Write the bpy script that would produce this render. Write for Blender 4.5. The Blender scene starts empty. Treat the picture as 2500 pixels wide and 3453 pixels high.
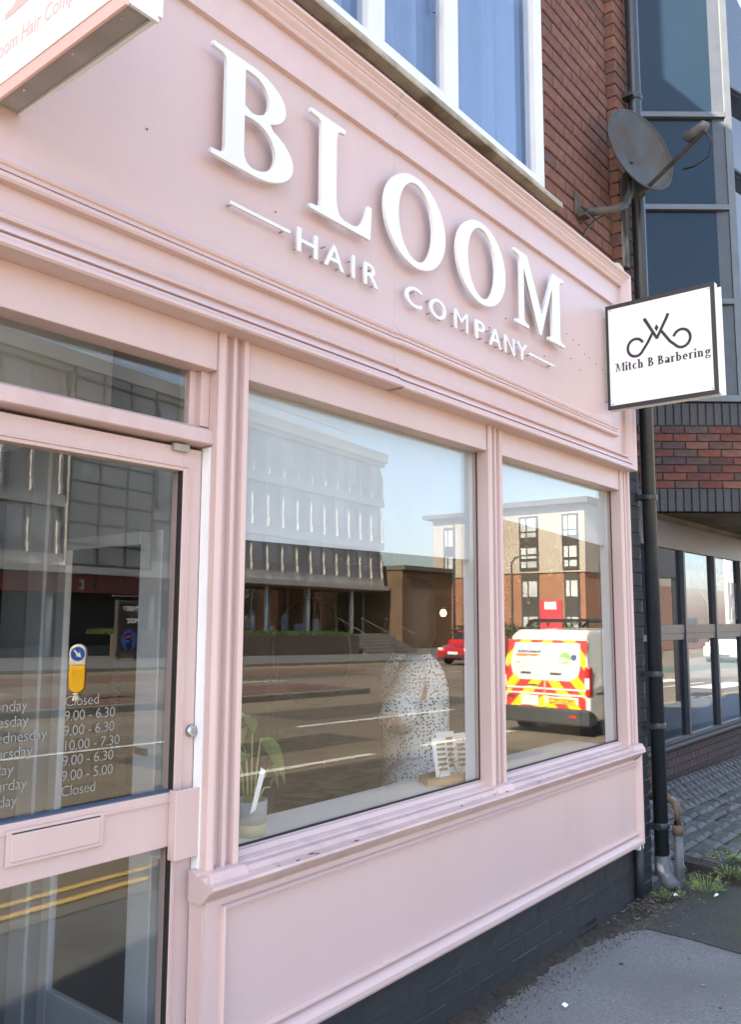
import bpy, bmesh, math, random
from mathutils import Vector, Matrix, Euler
random.seed(7)
R = math.radians
sc = bpy.context.scene
col = sc.collection

# ------------------------------------------------------------------ camera
cam_d = bpy.data.cameras.new('camera'); cam = bpy.data.objects.new('camera', cam_d); col.objects.link(cam)
sc.camera = cam
yaw, pit, rol = R(51.19), R(7.04), R(.24)
f_ = Vector((math.sin(yaw)*math.cos(pit), math.cos(yaw)*math.cos(pit), math.sin(pit)))
r0 = Vector((math.cos(yaw), -math.sin(yaw), 0)); u0 = r0.cross(f_)
r_ = r0*math.cos(rol)+u0*math.sin(rol); u_ = u0*math.cos(rol)-r0*math.sin(rol)
M = Matrix(((r_.x, u_.x, -f_.x, 0), (r_.y, u_.y, -f_.y, -1.7), (r_.z, u_.z, -f_.z, 1.4), (0, 0, 0, 1)))
cam.matrix_world = M
cam_d.sensor_fit = 'VERTICAL'; cam_d.sensor_height = 36; cam_d.lens = 2844/3453*36
cam_d.clip_start = .05; cam_d.clip_end = 2000
sc.render.resolution_x, sc.render.resolution_y = 742, 1024

# ------------------------------------------------------------------ world, sun, exposure
SUN = Vector((-.77, .15, .61)).normalized()
EL = math.asin(SUN.z); AZ = math.atan2(SUN.x, SUN.y)
w = bpy.data.worlds.new('World'); sc.world = w; w.use_nodes = True
nt = w.node_tree; N = nt.nodes; L = nt.links
bg = N['Background']; bg.inputs[1].default_value = .11
sky = N.new('ShaderNodeTexSky'); sky.sky_type = 'NISHITA'; sky.sun_disc = False
sky.sun_elevation = EL; sky.sun_rotation = AZ; sky.air_density = 1.0; sky.dust_density = 2.0; sky.ozone_density = 1.0
tc = N.new('ShaderNodeTexCoord'); mp = N.new('ShaderNodeMapping'); mp.inputs['Scale'].default_value = (1, 1, 2.6)
mp.inputs['Location'].default_value = (.35, .1, .2)
nz = N.new('ShaderNodeTexNoise'); nz.inputs['Scale'].default_value = 2.1; nz.inputs['Detail'].default_value = 8; nz.inputs['Roughness'].default_value = .58
cr = N.new('ShaderNodeValToRGB'); cr.color_ramp.elements[0].position = .53; cr.color_ramp.elements[1].position = .74
cr.color_ramp.elements[1].color = (.8, .8, .8, 1)
mx = N.new('ShaderNodeMix'); mx.data_type = 'RGBA'
L.new(tc.outputs['Generated'], mp.inputs[0]); L.new(mp.outputs[0], nz.inputs['Vector']); L.new(nz.outputs['Fac'], cr.inputs[0])
L.new(cr.outputs[0], mx.inputs['Factor']); L.new(sky.outputs[0], mx.inputs[6]); mx.inputs[7].default_value = (9.0, 8.9, 8.8, 1)
L.new(mx.outputs[2], bg.inputs[0])
sl = bpy.data.lights.new('sun', 'SUN'); sl.energy = 5.0; sl.angle = R(.53); sl.color = (1, .88, .70)
so = bpy.data.objects.new('sun', sl); col.objects.link(so)
so.rotation_euler = (-SUN).to_track_quat('-Z', 'Y').to_euler(); so.location = (-20, 10, 30)
vs = sc.view_settings; vs.view_transform = 'Standard'; vs.look = 'None'; vs.gamma = 1; vs.use_curve_mapping = False
vs.exposure = 2.53
sc.cycles.use_denoising = True
sc.cycles.max_bounces = 10; sc.cycles.transparent_max_bounces = 16; sc.cycles.glossy_bounces = 5
sc.cycles.caustics_reflective = False; sc.cycles.caustics_refractive = False
sc.cycles.sample_clamp_indirect = 4

# ------------------------------------------------------------------ materials
MATS = {}
def mat(name, rgb, rough=.6, var=.10, scale=6., bump=0., bscale=60., metal=0., spec=.5, rnd=None, col2=None, c2scale=3., c2lo=.5, c2hi=.65,
        emit=0., streak=0., specks=None, speck_scale=40., speck_th=.06, stretch=(1, 1, 1), coat=0.):
    m = bpy.data.materials.new(name); m.use_nodes = True
    t = m.node_tree; n = t.nodes; l = t.links; b = n['Principled BSDF']
    b.inputs['Roughness'].default_value = rough; b.inputs['Metallic'].default_value = metal
    b.inputs['Specular IOR Level'].default_value = spec; b.inputs['Coat Weight'].default_value = coat
    tcn = n.new('ShaderNodeTexCoord'); mpn = n.new('ShaderNodeMapping'); mpn.inputs['Scale'].default_value = stretch
    l.new(tcn.outputs['Object'], mpn.inputs[0]); V = mpn.outputs[0]
    def noise(s, det=4):
        k = n.new('ShaderNodeTexNoise'); k.inputs['Scale'].default_value = s; k.inputs['Detail'].default_value = det
        l.new(V, k.inputs['Vector']); return k.outputs['Fac']
    def mixc(fac, a, bb, blend='MIX'):
        k = n.new('ShaderNodeMix'); k.data_type = 'RGBA'; k.blend_type = blend
        for s_, v in ((k.inputs[0], fac), (k.inputs[6], a), (k.inputs[7], bb)):
            if isinstance(v, (float, int)): s_.default_value = v
            elif isinstance(v, tuple): s_.default_value = v
            else: l.new(v, s_)
        return k.outputs[2]
    def ramp(src, lo, hi, c0=(0, 0, 0, 1), c1=(1, 1, 1, 1)):
        k = n.new('ShaderNodeValToRGB'); e = k.color_ramp.elements
        e[0].position = lo; e[1].position = hi; e[0].color = c0; e[1].color = c1; l.new(src, k.inputs[0]); return k.outputs[0]
    c4 = lambda c: (c[0], c[1], c[2], 1)
    base = c4(rgb)
    if rnd:
        oi = n.new('ShaderNodeObjectInfo'); k = n.new('ShaderNodeValToRGB'); e = k.color_ramp.elements
        while len(e) < len(rnd): e.new(.5)
        for i, cc in enumerate(rnd): e[i].position = i/(len(rnd)-1); e[i].color = c4(cc)
        l.new(oi.outputs['Random'], k.inputs[0]); base = k.outputs[0]
    if var:
        lo = tuple([1-var]*3)+(1,); hi = tuple([1+var]*3)+(1,)
        base = mixc(1.0, base, ramp(noise(scale), .3, .7, lo, hi), 'MULTIPLY')
    if streak:
        m2 = n.new('ShaderNodeMapping'); m2.inputs['Scale'].default_value = (1, 1, .07); l.new(tcn.outputs['Object'], m2.inputs[0])
        k2 = n.new('ShaderNodeTexNoise'); k2.inputs['Scale'].default_value = 14; k2.inputs['Detail'].default_value = 5; k2.inputs['Roughness'].default_value = .65; l.new(m2.outputs[0], k2.inputs['Vector'])
        base = mixc(1.0, base, ramp(k2.outputs['Fac'], .32, .62, (1-streak*1.2, 1-streak*1.35, 1-streak*1.4, 1), (1+streak*.4,)*3+(1,)), 'MULTIPLY')
    if col2:
        base = mixc(ramp(noise(c2scale, 6), c2lo, c2hi), base, c4(col2))
    if specks:
        vo = n.new('ShaderNodeTexVoronoi'); vo.inputs['Scale'].default_value = speck_scale; l.new(V, vo.inputs['Vector'])
        ns = ramp(noise(speck_scale*.13, 2), .5, .56)
        d = ramp(vo.outputs['Distance'], speck_th*.7, speck_th, (1, 1, 1, 1), (0, 0, 0, 1))
        base = mixc(mixc(1.0, d, ns, 'MULTIPLY'), base, c4(specks))
    if isinstance(base, tuple): b.inputs['Base Color'].default_value = base
    else: l.new(base, b.inputs['Base Color'])
    if bump:
        bn = n.new('ShaderNodeBump'); bn.inputs['Strength'].default_value = bump; bn.inputs['Distance'].default_value = .004
        l.new(noise(bscale, 5), bn.inputs['Height']); l.new(bn.outputs[0], b.inputs['Normal'])
    if emit:
        b.inputs['Emission Color'].default_value = c4(rgb); b.inputs['Emission Strength'].default_value = emit
    MATS[name] = m; return m

def glass(name, f0=.045, tint=(1, 1, 1), wave=.0, wscale=1.5):
    m = bpy.data.materials.new(name); m.use_nodes = True; t = m.node_tree; n = t.nodes; l = t.links
    n.remove(n['Principled BSDF']); out = n['Material Output']
    tr = n.new('ShaderNodeBsdfTransparent'); tr.inputs[0].default_value = (*tint, 1)
    gl = n.new('ShaderNodeBsdfGlossy'); gl.inputs['Roughness'].default_value = 0.0
    lw = n.new('ShaderNodeLayerWeight'); lw.inputs[0].default_value = .5
    p = n.new('ShaderNodeMath'); p.operation = 'POWER'; p.inputs[1].default_value = 5; l.new(lw.outputs['Facing'], p.inputs[0])
    q = n.new('ShaderNodeMath'); q.operation = 'MULTIPLY_ADD'; q.inputs[1].default_value = 1-f0; q.inputs[2].default_value = f0; l.new(p.outputs[0], q.inputs[0])
    mix = n.new('ShaderNodeMixShader'); l.new(q.outputs[0], mix.inputs[0]); l.new(tr.outputs[0], mix.inputs[1]); l.new(gl.outputs[0], mix.inputs[2])
    if wave:
        tcn = n.new('ShaderNodeTexCoord'); no = n.new('ShaderNodeTexNoise'); no.inputs['Scale'].default_value = wscale; no.inputs['Detail'].default_value = 1
        l.new(tcn.outputs['Object'], no.inputs['Vector']); bn = n.new('ShaderNodeBump'); bn.inputs['Strength'].default_value = 1; bn.inputs['Distance'].default_value = wave
        l.new(no.outputs['Fac'], bn.inputs['Height']); l.new(bn.outputs[0], gl.inputs['Normal'])
    l.new(mix.outputs[0], out.inputs[0]); MATS[name] = m; return m

PINK = (.565, .420, .399)
mat('pink', PINK, .42, .055, 2.2, .16, 45, streak=.026, col2=(.535, .405, .400), c2scale=1.1, c2lo=.42, c2hi=.7, specks=(.26, .18, .16), speck_scale=26, speck_th=.016)
mat('pink_worn', (.54, .405, .392), .55, .10, 5, .3, 40, streak=.05, col2=(.40, .33, .33), c2scale=9, c2lo=.56, c2hi=.80, specks=(.05, .045, .05), speck_scale=17, speck_th=.05)
mat('white_letter', (.70, .70, .71), .35, .02, 5)
mat('white_frame', (.66, .67, .68), .35, .05, 4, col2=(.62, .62, .60), c2scale=8, c2lo=.6, c2hi=.8)
mat('stone_sill', (.36, .33, .27), .8, .2, 9, .3, 60, col2=(.17, .145, .10), c2scale=5)
mat('sign_white', (.70, .71, .725), .25, .015, 3)
mat('sign_pink', (.72, .44, .40), .4, .03, 4)
mat('sign_black', (.022, .021, .026), .35, .1, 6)
mat('sign_alu', (.30, .28, .26), .55, .15, 12, .1, 40)
BR = [(.105, .043, .033), (.140, .057, .040), (.122, .049, .037), (.155, .068, .046), (.080, .041, .037), (.130, .053, .038)]
mat('brick_red', (.25, .08, .05), .85, .24, 26, .6, 90, rnd=BR, col2=(.075, .048, .045), c2scale=7, c2lo=.58, c2hi=.72)
BR2 = [(.095, .032, .026), (.145, .048, .033), (.060, .028, .028), (.12, .040, .029), (.075, .05, .043), (.055, .036, .041), (.16, .07, .047)]
mat('brick_mixed', (.2, .07, .05), .85, .3, 20, .5, 90, rnd=BR2)
mat('brick_blue', (.060, .060, .070), .6, .25, 18, .3, 80, rnd=[(.030, .031, .040), (.042, .041, .049), (.034, .036, .045), (.046, .044, .047)])
mat('brick_purple', (.075, .05, .055), .75, .25, 18, .4, 80, rnd=[(.045, .034, .040), (.062, .038, .036), (.040, .033, .040), (.088, .038, .030)])
mat('brick_painted', (.021, .024, .030), .55, .22, 10, .5, 70, col2=(.042, .044, .048), c2scale=5, c2lo=.55, c2hi=.8, specks=(.25, .24, .22), speck_scale=22, speck_th=.03)
mat('mortar', (.055, .045, .04), .95, .3, 20, .5, 60)
mat('mortar_dark', (.018, .021, .027), .7, .2, 10, .4, 60)
mat('black_pipe', (.020, .025, .032), .38, .15, 8, .15, 90, specks=(.55, .52, .48), speck_scale=30, speck_th=.04)
mat('rusty_pipe', (.105, .070, .048), .8, .3, 20, .6, 60, col2=(.26, .25, .23), c2scale=9, c2lo=.56, c2hi=.66)
mat('pvc_grey', (.085, .095, .11), .6, .2, 20, .3, 60, col2=(.34, .34, .33), c2scale=13, c2lo=.55, c2hi=.62)
mat('dish_paint', (.046, .051, .056), .65, .2, 9, .2, 70, col2=(.040, .027, .018), c2scale=5.5, c2lo=.44, c2hi=.62)
mat('dish_metal', (.024, .027, .029), .6, .25, 14, .3, 60, col2=(.06, .048, .034), c2scale=9)
mat('lnb_grey', (.085, .085, .085), .5, .15, 20)
mat('cable', (.02, .018, .018), .5, 0)
mat('old_timber', (.035, .035, .038), .85, .4, 14, .7, 60, col2=(.20, .20, .19), c2scale=16, c2lo=.58, c2hi=.7, stretch=(1, 1, .2))
mat('moss', (.035, .035, .018), .95, .4, 30, .8, 60)
mat('cream_old', (.50, .46, .33), .8, .2, 14, .4, 50, col2=(.10, .06, .04), c2scale=24, c2lo=.6, c2hi=.66)
mat('spandrel', (.012, .026, .043), .16, .05, 1, spec=.3)
mat('alu_grey', (.12, .132, .145), .4, .1, 6, metal=.3)
mat('alu_dark', (.050, .058, .074), .4, .12, 8)
mat('soffit', (.085, .073, .058), .7, .35, 3, .2, 20, col2=(.03, .025, .02), c2scale=2.3, c2lo=.5, c2hi=.65)
mat('pavement', (.152, .156, .161), .85, .26, 80, .6, 130, specks=(.33, .34, .35), speck_scale=48, speck_th=.16, col2=(.120, .123, .127), c2scale=2.5, c2lo=.42, c2hi=.7)
mat('tarmac_old', (.046, .044, .040), .9, .35, 70, .6, 150, specks=(.22, .22, .21), speck_scale=45, speck_th=.10, col2=(.052, .058, .030), c2scale=2.8, c2lo=.5, c2hi=.7)
mat('soil', (.030, .024, .019), .95, .5, 40, 1.0, 80)
mat('asphalt', (.215, .180, .132), .85, .16, .9, .3, 120, col2=(.165, .140, .106), c2scale=.35, c2lo=.45, c2hi=.6, stretch=(.3, 1, 1))
mat('asphalt_red', (.165, .10, .075), .85, .2, 2, .3, 100)
mat('asphalt_green', (.09, .135, .095), .85, .2, 2, .3, 100)
mat('kerb', (.20, .19, .17), .85, .2, 3, .3, 60)
mat('line_white', (.70, .68, .62), .7, .1, 6)
mat('line_yellow', (.66, .47, .15), .7, .12, 5)
mat('sett', (.115, .112, .108), .7, .3, 22, .6, 90, rnd=[(.070, .070, .069), (.10, .097, .093), (.082, .079, .076), (.115, .113, .111)], col2=(.035, .038, .02), c2scale=9, c2lo=.6, c2hi=.75)
mat('iron', (.045, .032, .028), .75, .3, 30, .4, 60)
mat('leaf_weed', (.036, .062, .016), .7, .4, 60, col2=(.075, .08, .028), c2scale=25)
mat('moss_green', (.075, .13, .018), .9, .35, 40, .8, 80)
mat('litter', (.24, .21, .16), .8, .3, 30, col2=(.09, .065, .045), c2scale=30, c2lo=.42, c2hi=.55)
mat('litter_white', (.75, .75, .74), .6, .1, 20)
mat('blind', (.47, .525, .575), .8, .03, 8)
mat('board', (.78, .80, .82), .3, .03, 6)
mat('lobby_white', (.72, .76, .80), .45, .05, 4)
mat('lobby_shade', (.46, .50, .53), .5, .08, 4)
mat('salon_wall', (.135, .105, .066), .8, .1, 3)
mat('salon_dark', (.030, .025, .02), .8, .1, 3)
mat('salon_floor', (.12, .09, .055), .5, .2, 4)
mat('ceiling', (.30, .31, .30), .8, .05, 3)
mat('black_metal', (.012, .012, .013), .4, 0)
mat('gold', (.34, .23, .10), .35, .05, 20, metal=.8)
mat('mirror', (.85, .85, .85), .02, 0, metal=1.)
mat('wood', (.36, .24, .11), .55, .25, 30, .2, 60, stretch=(.15, 1, 1))
mat('paper', (.80, .80, .78), .6, .03, 10)
mat('print_tan', (.30, .20, .12), .6, .2, 30)
mat('mint', (.46, .62, .60), .6, .05, 10)
mat('concrete_pot', (.30, .33, .34), .7, .12, 12)
mat('cork', (.44, .42, .26), .8, .1, 30)
mat('leaf_plant', (.14, .24, .07), .5, .15, 20)
mat('stem', (.26, .34, .10), .5, .1, 20)
mat('leaf_dry', (.34, .20, .07), .7, .2, 20, rnd=[(.36, .22, .08), (.22, .19, .07), (.30, .16, .05)])
mat('skin', (.45, .27, .19), .5, .05, 10)
mat('gasket_blue', (.06, .085, .13), .5, 0)
mat('hair', (.035, .025, .018), .5, .1, 40)
mat('bulb', (1, .72, .38), .5, 0, emit=.7)
mat('curtain', (.33, .365, .43), .8, .04, 5)
mat('concrete_white', (.60, .585, .55), .8, .08, .6)
mat('fin_white', (.50, .49, .46), .7, .06, .8)
mat('window_dark', (.40, .39, .37), .4, .2, .4, spec=.8)
mat('window_pale', (.62, .63, .64), .4, .15, .5)
mat('showroom', (.34, .18, .09), .7, .15, .3)
mat('showroom_red', (.22, .045, .03), .6, .1, .5)
mat('showroom_black', (.015, .014, .013), .5, .1, .5)
mat('steel_pale', (.62, .68, .66), .4, .05, 2)
mat('planter_wall', (.115, .085, .068), .8, .15, 1)
mat('grass', (.052, .085, .022), .9, .4, 3, .5, 10)
mat('hedge', (.075, .11, .035), .9, .4, 5, rnd=[(.06, .10, .03), (.09, .13, .04), (.11, .13, .05)])
mat('render_beige', (.43, .385, .32), .85, .05, .4)
mat('orange_brick', (.33, .165, .10), .85, .12, 2, .3, 20)
mat('roof_grey', (.13, .13, .13), .9, .15, 2, spec=.2)
mat('road_patch', (.105, .092, .074), .9, .35, 9, .5, 60)
mat('frame_grey', (.065, .06, .058), .5, .1, 2)
mat('pane_bright', (.55, .60, .60), .15, .2, .8, spec=.8)
mat('car_white', (.80, .80, .79), .25, .01, 2, coat=.5)
mat('car_red', (.48, .018, .02), .25, .02, 2, coat=.6)
mat('car_black', (.02, .02, .022), .2, .02, 2, coat=.6)
mat('car_silver', (.33, .35, .37), .25, .02, 2, coat=.6)
mat('car_glass', (.02, .024, .028), .08, 0, spec=.8)
mat('tyre', (.012, .012, .012), .8, .1, 20)
mat('bumper', (.045, .05, .055), .6, .1, 8)
mat('lamp_red', (.55, .02, .02), .2, .05, 10)
mat('lamp_clear', (.75, .75, .75), .15, .05, 10)
mat('plate_yellow', (.85, .58, .05), .4, 0)
mat('plate_white', (.8, .8, .78), .4, 0)
mat('van_orange', (.80, .20, .06), .4, 0)
mat('van_navy', (.05, .09, .22), .4, 0)
mat('van_green', (.25, .70, .12), .4, 0)
mat('bollard_yellow', (.90, .52, .015), .4, .02, 3)
mat('bollard_white', (.80, .78, .70), .4, .03, 3)
mat('sign_blue', (.015, .10, .52), .4, 0)
mat('ad_blue', (.05, .07, .30), .4, .2, 3)
mat('sign_red', (.62, .05, .08), .5, .02, 3)
mat('tree_bark', (.20, .16, .11), .9, .2, 8)
mat('text_dark', (.02, .02, .022), .5, 0)
mat('brown_wall', (.15, .10, .062), .8, .15, 1)
mat('text_frost', (.24, .245, .22), .7, 0)
mat('text_pink', (.70, .45, .42), .5, 0)
mat('banner', (.72, .64, .77), .6, .03, 4)
mat('banner_text', (.20, .15, .24), .6, 0)
mat('brass_lock', (.45, .46, .47), .3, .1, 20, metal=.9)
glass('shop_glass', .076, (.995, .993, .98), .00006, 1.3)
glass('door_glass', .066, (.98, .985, .98), .00005, 1.2)
glass('upper_glass', .05, (.88, .93, 1.0), .0004, 1.5)
glass('street_glass', .12, (.62, .66, .72), .0002, 1.0)

def chevron_mat():
    m = bpy.data.materials.new('chevron'); m.use_nodes = True; t = m.node_tree; n = t.nodes; l = t.links; b = n['Principled BSDF']
    tcn = n.new('ShaderNodeTexCoord'); sp = n.new('ShaderNodeSeparateXYZ'); l.new(tcn.outputs['Object'], sp.inputs[0])
    def mt(op, a, bb=None):
        k = n.new('ShaderNodeMath'); k.operation = op
        for i, v in enumerate((a, bb)):
            if v is None: continue
            if isinstance(v, (int, float)): k.inputs[i].default_value = v
            else: l.new(v, k.inputs[i])
        return k.outputs[0]
    s = mt('ADD', mt('ABSOLUTE', sp.outputs['Y']), mt('MULTIPLY', sp.outputs['Z'], 1.0))
    st = mt('GREATER_THAN', mt('FRACT', mt('DIVIDE', s, .42)), .5)
    k = n.new('ShaderNodeMix'); k.data_type = 'RGBA'; l.new(st, k.inputs[0]); k.inputs[6].default_value = (.92, .70, .01, 1); k.inputs[7].default_value = (.66, .045, .04, 1)
    l.new(k.outputs[2], b.inputs['Base Color']); b.inputs['Roughness'].default_value = .35; MATS['chevron'] = m
chevron_mat()

def dots_mat():
    m = bpy.data.materials.new('polka'); m.use_nodes = True; t = m.node_tree; n = t.nodes; l = t.links; b = n['Principled BSDF']
    tcn = n.new('ShaderNodeTexCoord'); vo = n.new('ShaderNodeTexVoronoi'); vo.inputs['Scale'].default_value = 62; vo.inputs['Randomness'].default_value = .65
    l.new(tcn.outputs['Object'], vo.inputs['Vector'])
    k = n.new('ShaderNodeValToRGB'); e = k.color_ramp.elements; e[0].position = .34; e[1].position = .37; e[0].color = (.008, .015, .025, 1); e[1].color = (.78, .77, .75, 1)
    l.new(vo.outputs['Distance'], k.inputs[0]); l.new(k.outputs[0], b.inputs['Base Color']); b.inputs['Roughness'].default_value = .8; MATS['polka'] = m
dots_mat()

# ------------------------------------------------------------------ mesh helpers
INV = {}
class MB:
    def __init__(s): s.v = []; s.f = []
    def add(s, vs_, fs):
        o = len(s.v); s.v += [tuple(p) for p in vs_]; s.f += [tuple(i+o for i in q) for q in fs]; return s
    def box(s, x0, x1, y0, y1, z0, z1):
        return s.add([(x0, y0, z0), (x1, y0, z0), (x1, y1, z0), (x0, y1, z0), (x0, y0, z1), (x1, y0, z1), (x1, y1, z1), (x0, y1, z1)],
                     [(0, 3, 2, 1), (4, 5, 6, 7), (0, 1, 5, 4), (1, 2, 6, 5), (2, 3, 7, 6), (3, 0, 4, 7)])
    def hexa(s, a):  # 8 points, bottom ring then top ring
        return s.add(a, [(0, 3, 2, 1), (4, 5, 6, 7), (0, 1, 5, 4), (1, 2, 6, 5), (2, 3, 7, 6), (3, 0, 4, 7)])
    def prism(s, poly, fn, a, b):  # poly of (p,q), fn(p,q,t) -> xyz
        n = len(poly)
        return s.add([fn(p, q, a) for p, q in poly]+[fn(p, q, b) for p, q in poly],
                     [tuple(range(n-1, -1, -1)), tuple(range(n, 2*n))]+[(i, (i+1) % n, n+(i+1) % n, n+i) for i in range(n)])
    def tube(s, pts, r, n=8, cap=True):
        pts = [Vector(p) for p in pts]; rs = r if isinstance(r, (list, tuple)) else [r]*len(pts); o = len(s.v)
        up = Vector((0, 0, 1))
        for i, p in enumerate(pts):
            d = (pts[min(i+1, len(pts)-1)]-pts[max(i-1, 0)]).normalized()
            a = d.cross(up)
            if a.length < 1e-3: a = d.cross(Vector((1, 0, 0)))
            a.normalize(); b = d.cross(a)
            for k in range(n):
                t = 2*math.pi*k/n; s.v.append(tuple(p+a*math.cos(t)*rs[i]+b*math.sin(t)*rs[i]))
        for i in range(len(pts)-1):
            for k in range(n): s.f.append((o+i*n+k, o+i*n+(k+1) % n, o+(i+1)*n+(k+1) % n, o+(i+1)*n+k))
        if cap:
            s.f.append(tuple(o+k for k in range(n))); e = o+(len(pts)-1)*n; s.f.append(tuple(e+n-1-k for k in range(n)))
        return s
    def lathe(s, prof, c, n=20, axis='z', sy=1.):
        o = len(s.v)
        for r, h in prof:
            for k in range(n):
                t = 2*math.pi*k/n; a, b = r*math.cos(t), r*math.sin(t)*sy
                s.v.append({'z': (c[0]+a, c[1]+b, c[2]+h), 'y': (c[0]+a, c[1]+h, c[2]+b), 'x': (c[0]+h, c[1]+a, c[2]+b)}[axis])
        for i in range(len(prof)-1):
            for k in range(n): s.f.append((o+i*n+k, o+i*n+(k+1) % n, o+(i+1)*n+(k+1) % n, o+(i+1)*n+k))
        s.f.append(tuple(o+n-1-k for k in range(n))); e = o+(len(prof)-1)*n; s.f.append(tuple(e+k for k in range(n)))
        return s
    def mesh(s, name):
        m = bpy.data.meshes.new(name); m.from_pydata(s.v, [], s.f); m.update()
        b = bmesh.new(); b.from_mesh(m); bmesh.ops.recalc_face_normals(b, faces=b.faces); b.to_mesh(m); b.free(); return m
    def build(s, name, material, parent=None, bevel=0, smooth=False, **kw):
        return link(name, s.mesh(name), material, parent, bevel, smooth, **kw)

def link(name, mesh, material, parent=None, bevel=0, smooth=False, label=None):
    if material and not mesh.materials: mesh.materials.append(MATS[material] if isinstance(material, str) else material)
    o = bpy.data.objects.new(name, mesh); col.objects.link(o)
    if smooth:
        for p in mesh.polygons: p.use_smooth = True
    if bevel:
        b = o.modifiers.new('bevel', 'BEVEL'); b.width = bevel; b.segments = 2; b.limit_method = 'ANGLE'
    if parent:
        o.parent = parent
        if parent.name in INV: o.matrix_parent_inverse = INV[parent.name]
    if label: o['label'] = label
    return o

def thing(name, label, cat, loc=(0, 0, 0), rotz=0, group=None, local=False):
    o = bpy.data.objects.new(name, None); col.objects.link(o); o.location = loc; o.rotation_euler = (0, 0, rotz); o.empty_display_size = .1
    o['label'] = label; o['category'] = cat
    if group: o['group'] = group
    if not local: INV[o.name] = Matrix.Translation(-Vector(loc))
    return o
def tag(o, label, cat, group=None):
    o['label'] = label; o['category'] = cat
    if group: o['group'] = group
    return o
def struct(o): o['kind'] = 'structure'; return o
def stuff(o): o['kind'] = 'stuff'; return o

def text_mesh(body, size, extrude=.0005, spacing=1., offset=0., shear=0., align='LEFT'):
    c = bpy.data.curves.new('txt', 'FONT'); c.body = body; c.size = size; c.extrude = extrude; c.space_character = spacing; c.offset = offset; c.shear = shear
    c.align_x = align; c.resolution_u = 4
    o = bpy.data.objects.new('txt', c); col.objects.link(o)
    m = bpy.data.meshes.new_from_object(o.evaluated_get(bpy.context.evaluated_depsgraph_get()))
    bpy.data.objects.remove(o); bpy.data.curves.remove(c); return m
def poly_mesh(splines, extrude):
    c = bpy.data.curves.new('pl', 'CURVE'); c.dimensions = '2D'; c.fill_mode = 'BOTH'; c.extrude = extrude
    for s in splines:
        sp = c.splines.new('POLY'); sp.points.add(len(s)-1)
        for i, p in enumerate(s): sp.points[i].co = (p[0], p[1], 0, 1)
        sp.use_cyclic_u = True
    o = bpy.data.objects.new('pl', c); col.objects.link(o)
    m = bpy.data.meshes.new_from_object(o.evaluated_get(bpy.context.evaluated_depsgraph_get()))
    bpy.data.objects.remove(o); bpy.data.curves.remove(c); return m
def xf(mesh, mtx): mesh.transform(mtx); mesh.update(); return mesh
def basis(o, ex, ey, ez):  # matrix mapping local xyz onto given axes
    return Matrix(((ex[0], ey[0], ez[0], o[0]), (ex[1], ey[1], ez[1], o[1]), (ex[2], ey[2], ez[2], o[2]), (0, 0, 0, 1)))
FRONT = lambda x, y, z: basis((x, y, z), (1, 0, 0), (0, 0, 1), (0, -1, 0))   # flat art facing -Y, reading along +X
WEST = lambda x, y, z: basis((x, y, z), (0, -1, 0), (0, 0, 1), (-1, 0, 0))   # facing -X, reading along -Y
def ell(cx, cy, rx, ry, a0, a1, n=14): return [(cx+rx*math.cos(R(a0+(a1-a0)*i/n)), cy+ry*math.sin(R(a0+(a1-a0)*i/n))) for i in range(n+1)]

def brick_mesh(lx, lz, d, b=.004, jit=0.):
    # a brick with softened front arrises; local x along wall, z up, front at -y
    m = MB(); x, z = lx/2, lz/2
    back = [(-x, d, -z), (x, d, -z), (x, d, z), (-x, d, z)]; mid = [(-x, b, -z), (x, b, -z), (x, b, z), (-x, b, z)]
    fr = [(-x+b, 0, -z+b), (x-b, 0, -z+b), (x-b, 0, z-b), (-x+b, 0, z-b)]
    fr = [(p[0], random.uniform(-jit, jit), p[2]) for p in fr]
    m.add(back+mid+fr, [(0, 1, 2, 3)]+[(i, 4+i, 4+(i+1) % 4, (i+1) % 4) for i in range(4)]+[(4+i, 8+i, 8+(i+1) % 4, 4+(i+1) % 4) for i in range(4)]+[(8, 11, 10, 9)])
    return m.mesh('brick')
def brickwork(parent, mats, origin, ang, x0, x1, z0, z1, lx=.215, lz=.065, joint=.010, depth=.03, phase=0, skip=None, jit=.0012, name='brick'):
    """running bond; wall plane passes origin, runs along angle ang (about z), bricks are objects sharing cut meshes"""
    cache = {}; pz = lz+joint; px = lx+joint; row = 0; z = z0
    ca, sa = math.cos(ang), math.sin(ang)
    while z+lz*.5 < z1:
        h = min(lz, z1-z); off = ((row+phase) % 2)*px*.5; x = x0-off
        while x < x1-.01:
            a, b = max(x, x0), min(x+lx, x1)
            if b-a > .02 and not (skip and skip((a+b)/2, z+h/2)):
                var = random.randrange(3); key = (round(b-a, 3), round(h, 3), var)
                if key not in cache:
                    me = brick_mesh(b-a, h, depth, jit=jit); me.materials.append(MATS[mats]); cache[key] = me
                cx, cz = (a+b)/2, z+h/2; dy = random.uniform(-.0012, .0012)
                o = bpy.data.objects.new(name, cache[key]); col.objects.link(o)
                o.location = (origin[0]+cx*ca-dy*sa, origin[1]+cx*sa+dy*ca, origin[2]+cz); o.rotation_euler = (0, random.uniform(-.004, .004), ang)
                o.parent = parent
                if parent.name in INV: o.matrix_parent_inverse = INV[parent.name]
            x += px
        z += pz; row += 1

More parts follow.
